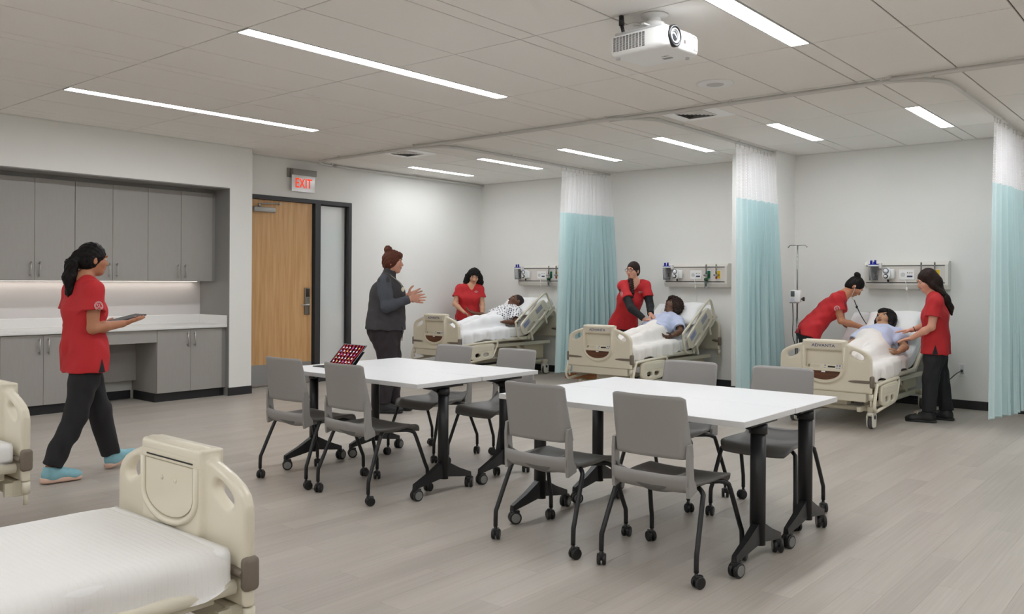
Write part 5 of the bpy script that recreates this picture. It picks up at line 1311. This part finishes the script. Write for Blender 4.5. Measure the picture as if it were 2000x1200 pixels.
def shoe(P, an, td, m_up, m_sole, clog=False, pitch=0., name='shoe', s=1.):
    an = V3(an); td = nrm(td); sd = nrm(np.cross(td, (0, 0, 1))); up = np.cross(sd, td); heel = an-td*.055*s-up*.085*s
    S = Sdf(); S.ell(heel+td*.065*s+up*.055*s, (.065*s, .042*s, .055*s), (td, sd, up), .02); S.econe(heel+td*.05*s+up*.045*s, heel+td*.20*s+up*.038*s, .040*s, .046*s, .045*s, .032*s, sd, .03); S.ell(heel+td*.215*s+up*.034*s, (.05*s, .045*s, .030*s), (td, sd, up), .03)
    S.cone(an-up*.03+td*.01, an+up*.03, .044*s, .042*s, .03); S.cone(an+td*.03*s-up*.012*s, an+td*.11*s-up*.040*s, .042*s, .036*s, .02); S.plane(heel+up*.018, -up); S.plane(an+up*.026, up)
    sh = P.put(S, name, m_up, .006)
    Q = Sdf(); Q.econe(heel+td*.03*s+up*.016, heel+td*.215*s+up*.016, .044*s, .048*s, .044*s, .048*s, sd, .01); Q.plane(heel+up*.036, up); Q.plane(heel+up*.0, -up)
    so = link('sole', Q.mesh('sole', .006, P.base), m_sole, sh)
    return sh

# --- walking student
sk1 = skin('skin_tan', (178, 122, 92))
def hair_pony(H, P, hd, r, f, u, s):
    cap(H, hd, r, f, u, s, .010); b = hd-f*.105*s+u*.03*s
    H.ball(b, .032*s, .01); H.chain([b, b-f*.035-u*.07, b-f*.045-u*.17, b-f*.03-u*.27, b-f*.02-u*.36], [.030, .044, .046, .034, .012], .02); H.warp(strands(.003, 160)); H.warp(curls(.0035, 120))
J = dict(face=(0, 1, 0), pelvis=(-6.37, 2.745, .885), chest=(-6.365, 2.735, 1.20), neck=(-6.37, 2.735, 1.425), head=(-6.37, 2.80, 1.565), hf=(.05, 1, -.05), hu=(0, .05, 1),
         shR=(-6.205, 2.735, 1.345), elR=(-6.165, 2.715, 1.075), wrR=(-6.215, 2.955, 1.10), hdR=(-.12, 1, .25), hnR=(0, -.2, 1), cuR=(.05, .08, .1, .15), thR=.4,
         shL=(-6.535, 2.735, 1.345), elL=(-6.60, 2.73, 1.08), wrL=(-6.50, 2.93, 1.08), hdL=(.25, 1, .25), hnL=(0, -.2, 1), cuL=(.05, .08, .1, .15),
         knR=(-6.29, 2.655, .455), anR=(-6.285, 2.485, .105), toeR=(.05, 1, -.05), knL=(-6.45, 2.89, .455), anL=(-6.455, 2.985, .098), toeL=(-.05, 1, .28))
P = build_person('walking student in red scrubs, black trousers and blue sneakers, carrying a tablet', (-6.37, 2.75, 0), J, sk1, hair_pony, M_hblack, M_lip1, seed=3, girth=1.04, hem=.125)
me = finish_scrub(P)
P.emblem(me, (-6.12, 2.735, 1.235), (1, -.15, .15), (0, 0, 1), 'ring'); P.emblem(me, P.hem+V3((.15, .03, .10)), (1, 0, 0), (0, 0, 1), 'slit')
M_teal = mat('sneaker_blue', (138, 190, 202), .6, var=.15, vscale=30); M_peach = mat('sneaker_sole', (226, 190, 172), .6)
shoe(P, (-6.285, 2.485, .094), (.05, 1, -.02), M_teal, M_peach); shoe(P, (-6.455, 2.985, .104), (-.05, 1, .22), M_teal, M_peach)
t = thing('tablet', 'dark tablet carried on the open hands of the walking student', 'tablet', (-6.34, 3.03, 1.132))
G().obox((0, 0, 0), (1, 0, 0), (0, 1, .22), (0, -.22, 1), (.085, .125, .005), .003).build('slate', mat('tablet_case', (52, 50, 54), .5), t)
G().obox((0, -.001, .0055), (1, 0, 0), (0, 1, .22), (0, -.22, 1), (.075, .115, .0006)).build('screen', mat('tablet_glass', (40, 40, 46), .1), t)

# --- instructor
sk2 = skin('skin_fair', (206, 152, 130))
def hair_bun(H, P, hd, r, f, u, s):
    cap(H, hd, r, f, u, s, .016); b = hd-f*.055*s+u*.135*s; H.ball(b, .043*s, .012); H.ball(b+r*.02+f*.02, .028, .012)
    H.ell(hd+f*.066*s+u*.075*s, (.062*s, .036*s, .036*s), (r, f, u), .02); H.warp(strands(.004, 150))
fv = nrm((.764, .645, 0)); rv = nrm((.645, -.764, 0))
def ip(a, b, z, o=(-7.045, 6.25)): return (o[0]+fv[0]*a+rv[0]*b, o[1]+fv[1]*a+rv[1]*b, z)
J = dict(face=fv, pelvis=ip(-.02, 0, .93), chest=ip(.0, 0, 1.27), neck=ip(.005, 0, 1.485), head=ip(.055, 0, 1.628), hf=fv-V3((0, 0, .02)), hu=(0, 0, 1),
         shR=ip(-.01, .185, 1.415), elR=ip(.03, .235, 1.155), wrR=ip(.265, .17, 1.235), hdR=fv*1.+V3((0, 0, .02))-rv*.05, hnR=V3(-rv)+V3((0, 0, .25)), cuR=(.05, .02, .05, .1), spR=.16, thR=.9,
         shL=ip(-.01, -.185, 1.415), elL=ip(.06, -.24, 1.17), wrL=ip(.20, -.15, 1.26), hdL=fv*1.+V3((0, 0, .25))+rv*.05, hnL=V3(rv)+V3((0, 0, .2)), cuL=(.05, .02, .05, .1), spL=.14, thL=.9,
         knR=ip(.02, .095, .50), anR=ip(-.02, .10, .09), toeR=fv, knL=ip(.05, -.09, .50), anL=ip(.06, -.10, .09), toeL=fv)
M_trous = mat('trouser_plum_black', (44, 36, 40), .8, bump=.1, bscale=90)
P = build_person('instructor in a dark grey fleece vest and long sleeves, gesturing with open hands', ip(0, 0, 0), J, sk2, hair_bun, M_hauburn, M_lip1, 'vest', s=1.03, girth=1.22, gd=1.27, seed=9, hem=.03, trouser_m=M_trous)
V_ = P.cloth; nkp = P.J['neck']
for q in 'LR': V_.cone(P.J['sh'+q]+nrm(P.J['sh'+q]-nkp)*.01, P.J['sh'+q]+nrm(P.J['el'+q]-P.J['sh'+q])*.005, .066, .060, .03)
V_.cone(nkp-P.spine*.02, nkp+P.spine*.055+P.F2*.02, .078, .072, .02); V_.cone(nkp+P.spine*.04+P.F2*.02, P.J['head'], .060, .07, .006, 'sub')
P.put(V_, 'fleece_vest', mat('fleece_charcoal', (62, 60, 62), .95, bump=.6, bscale=230, var=.25, vscale=120), .006)
S = Sdf()
for q in 'LR':
    sh, el, wr = P.J['sh'+q], P.J['el'+q], P.J['wr'+q]; S.chain([sh, sh+(el-sh)*.5, el, wr-nrm(wr-el)*.01], [.078, .074, .064, .044], .03); S.plane(wr-nrm(wr-el)*.012, nrm(wr-el), wr, .1)
S.warp(folds(4, .003)); P.put(S, 'shirt_sleeves', mat('shirt_slate', (70, 74, 82), .85, bump=.1, bscale=120), .006)
for q in 'LR': shoe(P, P.J['an'+q], fv, mat('shoe_black', (26, 26, 28), .6), M_black)
c_ = V3(ip(.175, .085, 1.335))-P.base; n_ = nrm(fv+rv*.75)
bd = G().lathe([(.024, 0), (.026, .004), (.020, .009), (0, .010)], 20, c_, n_).build('stethoscope_bell', mat('steth_cream', (226, 218, 200), .4), P.root)
G().tube([c_, c_+V3((-.02, 0, .05))-n_*.0, V3(ip(.12, .09, 1.43))-P.base, V3(ip(.03, .095, 1.50))-P.base], .0045, 6, 4).build('stethoscope_tube', mat('steth_tube', (160, 156, 150), .5), bd)
G().tube([V3(ip(.172, .10, .93))-P.base, V3(ip(.178, .10, .86))-P.base, V3(ip(.172, .11, .78))-P.base], [.014, .006, .004], 6).build('lanyard_end', M_black, P.root)

# --- student holding the first patient's hand
sk3 = skin('skin_light_brown', (206, 158, 128))
def hair_curly(H, P, hd, r, f, u, s):
    cap(H, hd, r, f, u, s, .016)
    for q in (-1, 1): H.chain([hd+r*q*.055-f*.02+u*.06, hd+r*q*.092-f*.02-u*.02, hd+r*q*.105-f*.005-u*.10, hd+r*q*.095+f*.015-u*.165], [.035, .045, .050, .036], .03)
    H.chain([hd-f*.06, hd-f*.075-u*.1, hd-f*.06-u*.17], [.07, .075, .05], .03); H.warp(curls(.010, 165))
fn1 = nrm((.80, -.60, 0)); o1 = (-9.30, 10.0); rn1 = nrm(np.cross(fn1, (0, 0, 1)))
J = dict(face=fn1-V3((0, 0, .12)), pelvis=(-9.345, 10.0, .87), chest=(-9.315, 9.985, 1.175), neck=(-9.295, 9.995, 1.365), head=(-9.235, 10.01, 1.512), hf=(.62, -.62, -.38), hu=(.22, -.1, 1),
         shR=(-9.425, 9.875, 1.305), elR=(-9.42, 9.765, 1.07), wrR=(-9.235, 9.785, .945), hdR=(.75, .2, -.35), hnR=(.1, -.1, -1), cuR=(.3, .35, .4, .5),
         shL=(-9.185, 10.10, 1.305), elL=(-9.13, 10.10, 1.06), wrL=(-9.07, 10.02, .87), hdL=(.3, -.5, -.6), hnL=(-.7, -.2, -.4),
         knR=(-9.39, 9.93, .48), anR=(-9.41, 9.92, .09), toeR=fn1, knL=(-9.27, 10.08, .48), anL=(-9.30, 10.09, .09), toeL=fn1)
P = build_person('student with curly black hair holding the hand of the first patient', (-9.33, 10.0, 0), J, sk3, hair_curly, M_hblack, M_lip1, seed=5, hem=.05)
me = finish_scrub(P); P.emblem(me, (-9.47, 9.80, 1.215), (-.25, -.85, .25), (0, 0, 1), 'ring'); P.emblem(me, V3((-9.13, 9.965, 1.265)), fn1, (0, 0, 1), 'text')
for q in 'LR': shoe(P, P.J['an'+q], fn1, M_black, M_black)

# --- student with glasses pressing on the middle patient
sk4 = skin('skin_rosy', (212, 158, 134))
def hair_braid(H, P, hd, r, f, u, s):
    cap(H, hd, r, f, u, s, .008); a = hd-f*.07-u*.08+r*.02
    pts = [hd-f*.04-u*.09+r*.06, V3((-6.155, 9.755, 1.45)), V3((-6.115, 9.72, 1.37)), V3((-6.10, 9.71, 1.29)), V3((-6.10, 9.715, 1.235))]
    H.chain(pts, [.034, .030, .026, .023, .014], .015)
    def tw(X, Y, Z): return .0045*np.sin(Z*190+np.sin(X*90)*2)*(Z < 1.5)
    H.warp(tw)
fn2 = nrm((.72, -.69, 0)); rn2 = nrm(np.cross(fn2, (0, 0, 1)))
J = dict(face=V3((.69, -.70, -.22)), pelvis=(-6.40, 9.96, .865), chest=(-6.235, 9.87, 1.205), neck=(-6.165, 9.855, 1.445), head=(-6.16, 9.82, 1.586), hf=(-.05, -1, -.03), hu=(.06, -.04, 1),
         shR=(-6.270, 9.725, 1.374), elR=(-6.055, 9.615, 1.085), wrR=(-5.885, 9.665, .945), hdR=(.85, .35, -.12), hnR=(0, .05, -1), cuR=(.10, .12, .14, .18), thR=.6,
         shL=(-6.045, 9.955, 1.382), elL=(-5.955, 9.925, 1.115), wrL=(-5.85, 9.755, 1.01), hdL=(.65, -.05, -.48), hnL=(-.3, .1, -1), cuL=(.12, .15, .18, .22), thL=.5,
         knR=(-6.46, 9.90, .46), anR=(-6.50, 9.90, .09), toeR=fn2, knL=(-6.40, 10.06, .46), anL=(-6.45, 10.09, .09), toeL=fn2)
P = build_person('student with glasses and a long braid pressing on the middle patient', (-6.40, 9.98, 0), J, sk4, hair_braid, M_hbrown, M_lip1, seed=7, hem=.055, glasses=mat('glasses_frame', (44, 40, 44), .3), gaze=(-.3, 0), girth=.98)
S = Sdf()
for q in 'LR':
    sh, el, wr = P.J['sh'+q], P.J['el'+q], P.J['wr'+q]; S.chain([sh, sh+(el-sh)*.5, el, wr], [.060, .057, .053, .041], .02); S.plane(wr-nrm(wr-el)*.015, nrm(wr-el), wr, .1)
S.econe(P.J['chest']+(P.J['neck']-P.J['chest'])*.1, P.J['neck']-P.spine*.02, .13, .085, .105, .072, P.side, .03); S.warp(folds(14, .002)); P.put(S, 'long_sleeve_undershirt', M_blackcloth, .006)
me = finish_scrub(P); P.emblem(me, V3((-6.23, 9.64, 1.27)), (.25, -1, .12), (0, 0, 1), 'ring'); P.emblem(me, V3((-6.055, 9.84, 1.30)), (.55, -.82, .1), (0, 0, 1), 'text')
for q in 'LR': shoe(P, P.J['an'+q], fn2, M_black, M_black)

# --- student with a bun leaning over the third patient with a stethoscope
def hair_topknot(H, P, hd, r, f, u, s):
    cap(H, hd, r, f, u, s, .007); b = hd-f*.075*s+u*.115*s; H.ell(b, (.046, .042, .034), (r, f, u), .012); H.warp(strands(.0015, 190))
f3 = nrm((.90, .43, 0))
hf3 = nrm((.62, .28, -.72)); 
J = dict(face=(.72, .30, -.62), pelvis=(-3.835, 9.985, .875), chest=(-3.635, 10.13, 1.14), neck=(-3.505, 10.22, 1.295), head=(-3.415, 10.30, 1.395), hf=hf3, hu=(.55, .25, .72),
         shR=(-3.545, 10.045, 1.245), elR=(-3.475, 10.03, .995), wrR=(-3.255, 10.21, .91), hdR=(.8, .45, -.32), hnR=(.0, .1, -1), cuR=(.2, .25, .3, .35),
         shL=(-3.60, 10.335, 1.235), elL=(-3.60, 10.42, .985), wrL=(-3.455, 10.43, .865), hdL=(.85, -.15, -.4), hnL=(0, 0, -1),
         knR=(-3.77, 9.86, .50), anR=(-3.73, 9.80, .09), toeR=f3, knL=(-3.85, 10.06, .50), anL=(-3.84, 10.05, .09), toeL=f3)
P = build_person('student with a hair bun leaning over the third patient with a stethoscope', (-3.80, 9.98, 0), J, skin('skin_olive', (190, 132, 100)), hair_topknot, M_hblack, M_lip1, seed=11, hem=.075, girth=.98, gaze=(0, -.3))
me = finish_scrub(P); P.emblem(me, V3((-3.50, 9.97, 1.14)), (.3, -.95, .1), (.3, 0, 1), 'ring'); P.emblem(me, P.hem+V3((-.03, -.12, .10)), (.25, -1, 0), (0, 0, 1), 'slit')
for q in 'LR': shoe(P, P.J['an'+q], f3, mat('shoe_teal_grey', (120, 140, 142), .6), mat('sole_tan', (170, 140, 110), .6))
b_ = P.base; M_st = mat('stethoscope_dark', (44, 44, 54), .4); M_stm = mat('stethoscope_metal', (214, 208, 196), .3, .5)
hd3 = P.J['head']; ear = hd3+P.r*.080
st = G().tube([ear-b_, ear+P.r*.012-P.u*.03+P.f*.02-b_, V3((-3.42, 10.22, 1.275))-b_, V3((-3.40, 10.25, 1.235))-b_], .0042, 6, 4).build('stethoscope_tube', M_stm, P.root)
ellipsoid(G(), ear+P.r*.006-b_, (.008, .008, .008)).build('earpiece', M_white, st)
G().tube([V3((-3.40, 10.25, 1.235))-b_, V3((-3.375, 10.28, 1.15))-b_, V3((-3.335, 10.32, 1.04))-b_, V3((-3.275, 10.31, .955))-b_, V3((-3.20, 10.27, .905))-b_], .0055, 8, 4).build('stethoscope_hose', M_st, st)
ellipsoid(G(), V3((-3.378, 10.275, 1.155))-b_, (.014, .012, .018)).build('hose_joint', M_st, st)
wl = P.J['wrL']; dl = nrm(P.J['elL']-wl); G().lathe([(.032, 0), (.034, .004), (.032, .008)], 20, wl+dl*.02-b_, dl).lathe([(.033, .016), (.035, .019), (.033, .022)], 20, wl+dl*.02-b_, dl).build('bracelet', mat('bracelet_gold', (214, 190, 160), .3, .7), P.root)

# --- student with long straight hair at the right side of the third bed
def hair_long(H, P, hd, r, f, u, s):
    cap(H, hd, r, f, u, s, .010)
    H.chain([hd-f*.03+u*.06, hd-f*.06-u*.03, V3((-2.375, 9.725, 1.355)), V3((-2.315, 9.765, 1.27)), V3((-2.272, 9.80, 1.18)), V3((-2.258, 9.815, 1.11))], [.075, .076, .062, .052, .036, .012], .03)
    for q in (-1, 1): H.chain([hd+r*q*.055+f*.01+u*.05, hd+r*q*.072-f*.012-u*.05, hd+r*q*.055-f*.08-u*.15], [.026, .027, .028], .02)
    H.warp(strands(.0015, 210))
f4 = nrm((-.90, -.28, 0)); 
J = dict(face=(-.93, -.25, -.05), pelvis=(-2.385, 9.725, .80), chest=(-2.385, 9.70, 1.10), neck=(-2.405, 9.69, 1.325), head=(-2.455, 9.665, 1.455), hf=(-.80, -.45, -.30), hu=(-.22, -.12, 1),
         shL=(-2.345, 9.55, 1.245), elL=(-2.37, 9.485, .985), wrL=(-2.57, 9.545, .865), hdL=(-.85, .10, -.22), hnL=(-.05, .1, -1), cuL=(.1, .12, .14, .18), spL=.12,
         shR=(-2.425, 9.845, 1.245), elR=(-2.49, 9.90, 1.0), wrR=(-2.655, 9.83, .93), hdR=(-.85, -.30, -.10), hnR=(0, 0, -1), cuR=(.05, .08, .1, .15), spR=.12,
         knL=(-2.40, 9.60, .45), anL=(-2.40, 9.53, .085), toeL=(-.95, -.2, 0), knR=(-2.36, 9.82, .45), anR=(-2.30, 9.82, .085), toeR=(-.95, -.15, 0))
P = build_person('student with long straight brown hair standing right of the third bed', (-2.37, 9.70, 0), J, skin('skin_pale', (218, 160, 136)), hair_long, M_hbrown, M_lip1, seed=13, hem=.095, girth=1.02, s=.98, gaze=(0, -.4), sleeve=.62)
me = finish_scrub(P); P.emblem(me, P.hem+V3((.03, -.15, .10)), (.25, -1, 0), (0, 0, 1), 'slit')
M_clog = mat('clog_black', (28, 28, 30), .5)
for q, jw in (('L', 1), ('R', 0)):
    sh = shoe(P, P.J['an'+q], P.J['toe'+q], M_clog, M_clog, name='clog', s=1.08)
    if jw:
        td = nrm(P.J['toeL']); o_ = P.J['anL']+td*.075-V3((0, 0, .030))-P.base
        for i, c in enumerate(((222, 160, 160), (226, 200, 120), (228, 228, 226), (210, 120, 140))): ellipsoid(G(), o_+td*(.022*(i % 2)-.01)+V3((0, -.7, .75))*.040+V3((0, 0, .016*(i//2)))+td*.016*i, (.007, .007, .007)).build('shoe_charm', mat('charm_%d' % i, c, .4), sh)
wr = P.J['wrR']; dl = nrm(P.J['elR']-wr); G().lathe([(.029, 0), (.032, .004), (.029, .008)], 18, wr+dl*.025-P.base, dl).build('hair_tie', M_black, P.root)

# ------------------------------------------------------------------ patients, pillows and blankets
def bedpt(bi, x, y, z): lb, loc, *_ = beds[bi]; return V3((loc[0]+x, loc[1]+y, z+beds[bi][3]))
def patient(bi, label, x, skin_m, hair_fn, hair_m, gown_m, lips, hf, arms, s=.97, headz=0., seed=1, gownx=0., brow=None):
    q = lambda a, b, c: bedpt(bi, x+a, b, c)
    J = dict(face=(0, -.42, .9), pelvis=q(0, 1.13, .745), chest=q(0, 1.385, .845), neck=q(0, 1.545, .935+headz*.5), head=q(0, 1.63, 1.01+headz), hf=hf, hu=(.05, .66, .75))
    for k, v in arms.items(): J[k] = q(*v) if k[:2] in ('sh', 'el', 'wr') else V3(v)
    base = bedpt(bi, x, 1.13, .66)
    P = build_person(label, base, J, skin_m, hair_fn, hair_m, lips, 'gown', s=s, hs=1.13, seed=seed, sleeve=.72, hem=.0, brow=brow)
    P.put(P.cloth, 'gown', gown_m, .006); P.root.name = 'patient_manikin'; P.root['category'] = 'manikin'; P.root['group'] = 'patient manikins in the beds'
    return P
def no_hair(H, P, hd, r, f, u, s):
    ax = (r, f, u); H.ell(hd+(f*-.012+u*.030)*s, (.0755*s, .0925*s, .092*s), ax, .01); H.ell(hd+(f*.13+u*-.045)*s, (.12*s, .11*s, .125*s), ax, .02, 'sub'); H.ell(hd+(f*.03+u*-.10)*s, (.12*s, .13*s, .10*s), ax, .02, 'sub')
def hair_wavy(H, P, hd, r, f, u, s):
    cap(H, hd, r, f, u, s, .026)
    for q in (-1, 1): H.chain([hd+r*q*.06+u*.06, hd+r*q*.098-f*.01, hd+r*q*.098-f*.01-u*.085], [.045, .050, .040], .03)
    H.ell(hd+f*.072*s+u*.088*s, (.068, .034, .036), (r, f, u), .02); H.warp(curls(.009, 120))
def hair_bob(H, P, hd, r, f, u, s):
    cap(H, hd, r, f, u, s, .018)
    for q in (-1, 1): H.chain([hd+r*q*.06+u*.06, hd+r*q*.088+f*.005, hd+r*q*.088+f*.005-u*.10], [.038, .036, .030], .03)
    H.ell(hd+f*.082*s+u*.068*s, (.062, .024, .034), (r, f, u), .015); H.warp(strands(.0025, 190))
M_gown = mat('gown_pale_blue', (196, 204, 230), .85, bump=.12, bscale=70)
m, nt, b = new_mat('gown_dotted'); L_ = nt.links; b.inputs['Roughness'].default_value = .85
tcn = nt.nodes.new('ShaderNodeTexCoord'); vo = nt.nodes.new('ShaderNodeTexVoronoi'); vo.inputs['Scale'].default_value = 30.; vo.inputs['Randomness'].default_value = .15
mp = nt.nodes.new('ShaderNodeMapping'); mp.inputs['Rotation'].default_value = (.6, .2, .5); L_.new(tcn.outputs['Object'], mp.inputs[0]); L_.new(mp.outputs[0], vo.inputs[0])
cr = nt.nodes.new('ShaderNodeValToRGB'); cr.color_ramp.interpolation = 'CONSTANT'; cr.color_ramp.elements[0].color = lin((52, 50, 78)); cr.color_ramp.elements[1].position = .36; cr.color_ramp.elements[1].color = lin((236, 235, 236))
L_.new(vo.outputs['Distance'], cr.inputs[0]); L_.new(cr.outputs[0], b.inputs['Base Color']); M_dots = m
sd1, sd2, sd3 = skin('manikin_dark', (104, 70, 52)), skin('manikin_brown', (104, 74, 58)), skin('manikin_tan', (188, 144, 112))
AR = dict(shR=(-.175, 1.46, .875), shL=(.175, 1.46, .875))
patient(0, 'dark-skinned manikin in a dotted gown lying in the first bed', .12, sd1, no_hair, mat('hair_stubble', (34, 28, 26), .7), M_dots, M_lip2, (-.45, -.62, .60), dict(AR, elR=(-.34, 1.33, .80), wrR=(-.57, 1.27, .84), hdR=(-.9, -.1, .35), hnR=(.3, .2, .8), cuR=(.2, .25, .3, .3), elL=(.265, 1.30, .715), wrL=(.225, 1.10, .735), hdL=(-.75, -.6, -.08), hnL=(0, -.1, -1), spL=.14, cuL=(.12, .15, .15, .2)), seed=21, headz=.0)
patient(1, 'brown-skinned manikin with wavy dark hair lying in the middle bed', .09, sd2, hair_wavy, M_hbrown, M_gown, M_lip2, (-.38, -.68, .58), dict(AR, elR=(-.26, 1.24, .74), wrR=(-.33, 1.02, .70), hdR=(.3, -.9, -.1), hnR=(0, 0, -1), elL=(.30, 1.29, .755), wrL=(.265, 1.11, .70), hdL=(-.35, -.9, -.18), hnL=(-.5, .3, .6), cuL=(.5, .55, .6, .6)), seed=22, headz=.045)
patient(2, 'tan-skinned manikin with a black bob lying in the third bed', .10, sd3, hair_bob, M_hblack, M_gown, M_lip2, (-.30, -.72, .58), dict(AR, elR=(-.27, 1.25, .74), wrR=(-.30, 1.02, .72), hdR=(.3, -.9, -.1), hnR=(0, 0, -1), elL=(.30, 1.30, .745), wrL=(.275, 1.12, .70), hdL=(-.8, -.5, -.18), hnL=(-.3, .3, .7), cuL=(.5, .55, .6, .6)), seed=23)

def pillow(bi, label, x, e, n_, L=.62, W=.40, T=.15, rot=0., crease=1):
    nu, nv = 26, 18; top = []; bot = []
    ca, sa = math.cos(rot), math.sin(rot)
    def P_(a, b_, n):
        c, d = a*ca-b_*sa, a*sa+b_*ca; y = PIV[0]+(e+d)*math.cos(BA)-(n_+n)*math.sin(BA); z = PIV[1]+(e+d)*math.sin(BA)+(n_+n)*math.cos(BA)
        return tuple(bedpt(bi, x+c, y, z))
    for i in range(nu+1):
        rt, rb = [], []
        for j in range(nv+1):
            a = -1+2*i/nu; b_ = -1+2*j/nv
            prof = max(0, (1-abs(a)**3.2)*(1-abs(b_)**3.2))**.55
            pin = 1-.07*(1-abs(a)**2)*abs(b_)**4-.07*(1-abs(b_)**2)*abs(a)**4
            h = T/2*prof+.004*math.sin(9*a+4*b_)*prof-.035*math.exp(-((a+.05)/.35)**2-((b_+.15)/.45)**2)*crease
            rt.append(P_(a*L/2*pin, b_*W/2*pin, h+.002)); rb.append(P_(a*L/2*pin, b_*W/2*pin, -T/2*prof*.8-.002))
        top.append(rt); bot.append(rb)
    g = G().sheet(np.array(top), np.array(bot)-np.array(top)); base = bedpt(bi, x, 1.7, .8); g.v = [tuple(V3(p)-base) for p in g.v]
    o = g.build('pillow', M_sheet, None, base); tag(o, label, 'pillow', 'white bed pillows')
pillow(0, 'white pillow behind the head of the first patient', .08, .39, .25, .62, .46, .16, .12)
pillow(1, 'white pillow behind the head of the middle patient', .12, .42, .26, .62, .48, .17, .10)
pillow(2, 'white pillow behind the head of the third patient', .14, .44, .25, .62, .48, .17, .05)

def mat_top(y, dz):
    pts = [(p[0]+p[2]*.145, p[1]+p[3]*.145) for p in mat_path(dz, True)]
    return float(np.interp(y, [p[0] for p in pts], [p[1] for p in pts]))
def blanket(bi, label, x, yend, caps, m_, seed, drop=(.13, .13), skew=0., h0=.012):
    dz = beds[bi][3]; loc = beds[bi][1]; rnd = random.Random(seed)
    ny, nx = 90, 96; hw = .435; total = hw+.16; A = np.linspace(-1, 1, nx); q_ = np.linspace(0, 1, ny)
    Xs = np.tile(A*total, (ny, 1)); edge = yend+skew*Xs+.025*np.sin(Xs*8+seed); Ys = .095+(edge-.095)*q_[:, None]
    Xc = np.clip(Xs, -hw, hw); mp_ = [(p[0]+p[2]*.145, p[1]+p[3]*.145) for p in mat_path(dz, True)]
    base = np.interp(Ys, [p[0] for p in mp_], [p[1] for p in mp_])+h0
    body = np.full_like(base, -9.)
    for (p, q, ra, rb) in caps:
        p = V3(p); q = V3(q); ab = (q-p)[:2]; t = np.clip(((Xc-p[0])*ab[0]+(Ys-p[1])*ab[1])/(ab@ab), 0, 1)
        r_ = ra+(rb-ra)*t; d2 = (Xc-p[0]-t*ab[0])**2+(Ys-p[1]-t*ab[1])**2
        zc = p[2]+dz+(q[2]-p[2])*t; body = np.maximum(body, np.where(d2 < r_*r_, zc+np.sqrt(np.maximum(r_*r_-d2, 0)), -9.))
    Z = np.maximum(base, body)
    for it in range(14):
        K = np.pad(Z, 1, mode='edge'); S_ = (K[:-2, 1:-1]+K[2:, 1:-1]+K[1:-1, :-2]+K[1:-1, 2:]+4*K[1:-1, 1:-1])/8; Z = np.maximum(S_, np.maximum(base, body)+.004)
    lift = Z-base
    Z = Z+.006*np.sin(Xs*21+seed+5*np.sin(Ys*4))*np.sin(Ys*9+seed)*np.clip(lift*10+.35, 0, 1)+.004*np.sin(Ys*31+Xs*14+seed)*np.clip(lift*14+.2, 0, 1)+.003*np.sin(Xs*43-Ys*18+seed*2)
    over = np.maximum(np.abs(Xs)-hw+.03, 0); lim = np.where(Xs > 0, drop[1], drop[0])
    wave = .020*np.sin(Ys*7+seed)+.012*np.sin(Ys*17+seed*1.7)
    dropz = np.minimum(over*1.15, lim+wave)
    Z = Z-dropz; X = np.sign(Xs)*(np.minimum(np.abs(Xs), hw)+np.minimum(over, .05)*.22+np.where(over > .01, .010*np.sin(Ys*26+seed)+.006*np.sin(Ys*47), 0)*np.clip(over*12, 0, 1))
    # rolled, slanted top edge
    Yw = Ys; tuck = np.clip((q_[:, None]-.965)/.035, 0, 1); Z = Z-.022*tuck**2
    foot = np.clip(1-(Ys-.095)/.05, 0, 1); Z = Z-.05*foot**2
    P = np.stack([X, Yw, Z], 2); base_ = (loc[0], loc[1]+.6, .6)
    P = P-np.array((0, .6, .6))
    g = G().sheet(P, np.array((0, 0, -.006))); o = g.build('blanket', m_, None, base_); tag(o, label, 'blanket', 'white bed blankets'); return o
def leg_caps(x, pz=.745, kz=.70, r0=.135):
    return [((x-.085, 1.13, .73), (x-.10, .72, kz), .115, .080), ((x-.10, .72, kz), (x-.12, .30, .645), .080, .060), ((x+.085, 1.13, .73), (x+.11, .72, kz), .115, .080), ((x+.11, .72, kz), (x+.13, .30, .645), .080, .060),
            ((x, 1.12, .75), (x, 1.32, .79), r0, r0*1.05), ((x-.12, .25, .66), (x-.13, .25, .70), .05, .035), ((x+.13, .25, .66), (x+.14, .25, .70), .05, .035)]
M_bl1 = mat('blanket_white', (238, 237, 238), .9, bump=.1, bscale=90); M_bl2 = mat('blanket_cream', (238, 233, 228), .9, bump=.1, bscale=90)
blanket(0, 'white sheet over the legs of the first patient', .12, 1.13, leg_caps(.12, kz=.73), M_bl1, 1, (.13, .15), .05)
blanket(1, 'cream white blanket up to the waist of the middle patient', .09, 1.17, leg_caps(.09), M_bl2, 2, (.12, .16), .05)
blanket(2, 'cream white blanket up to the chest of the third patient', .10, 1.25, leg_caps(.10, r0=.15)+[((.06, 1.2, .79), (.05, 1.30, .83), .15, .14)], M_bl2, 3, (.10, .15), .03)
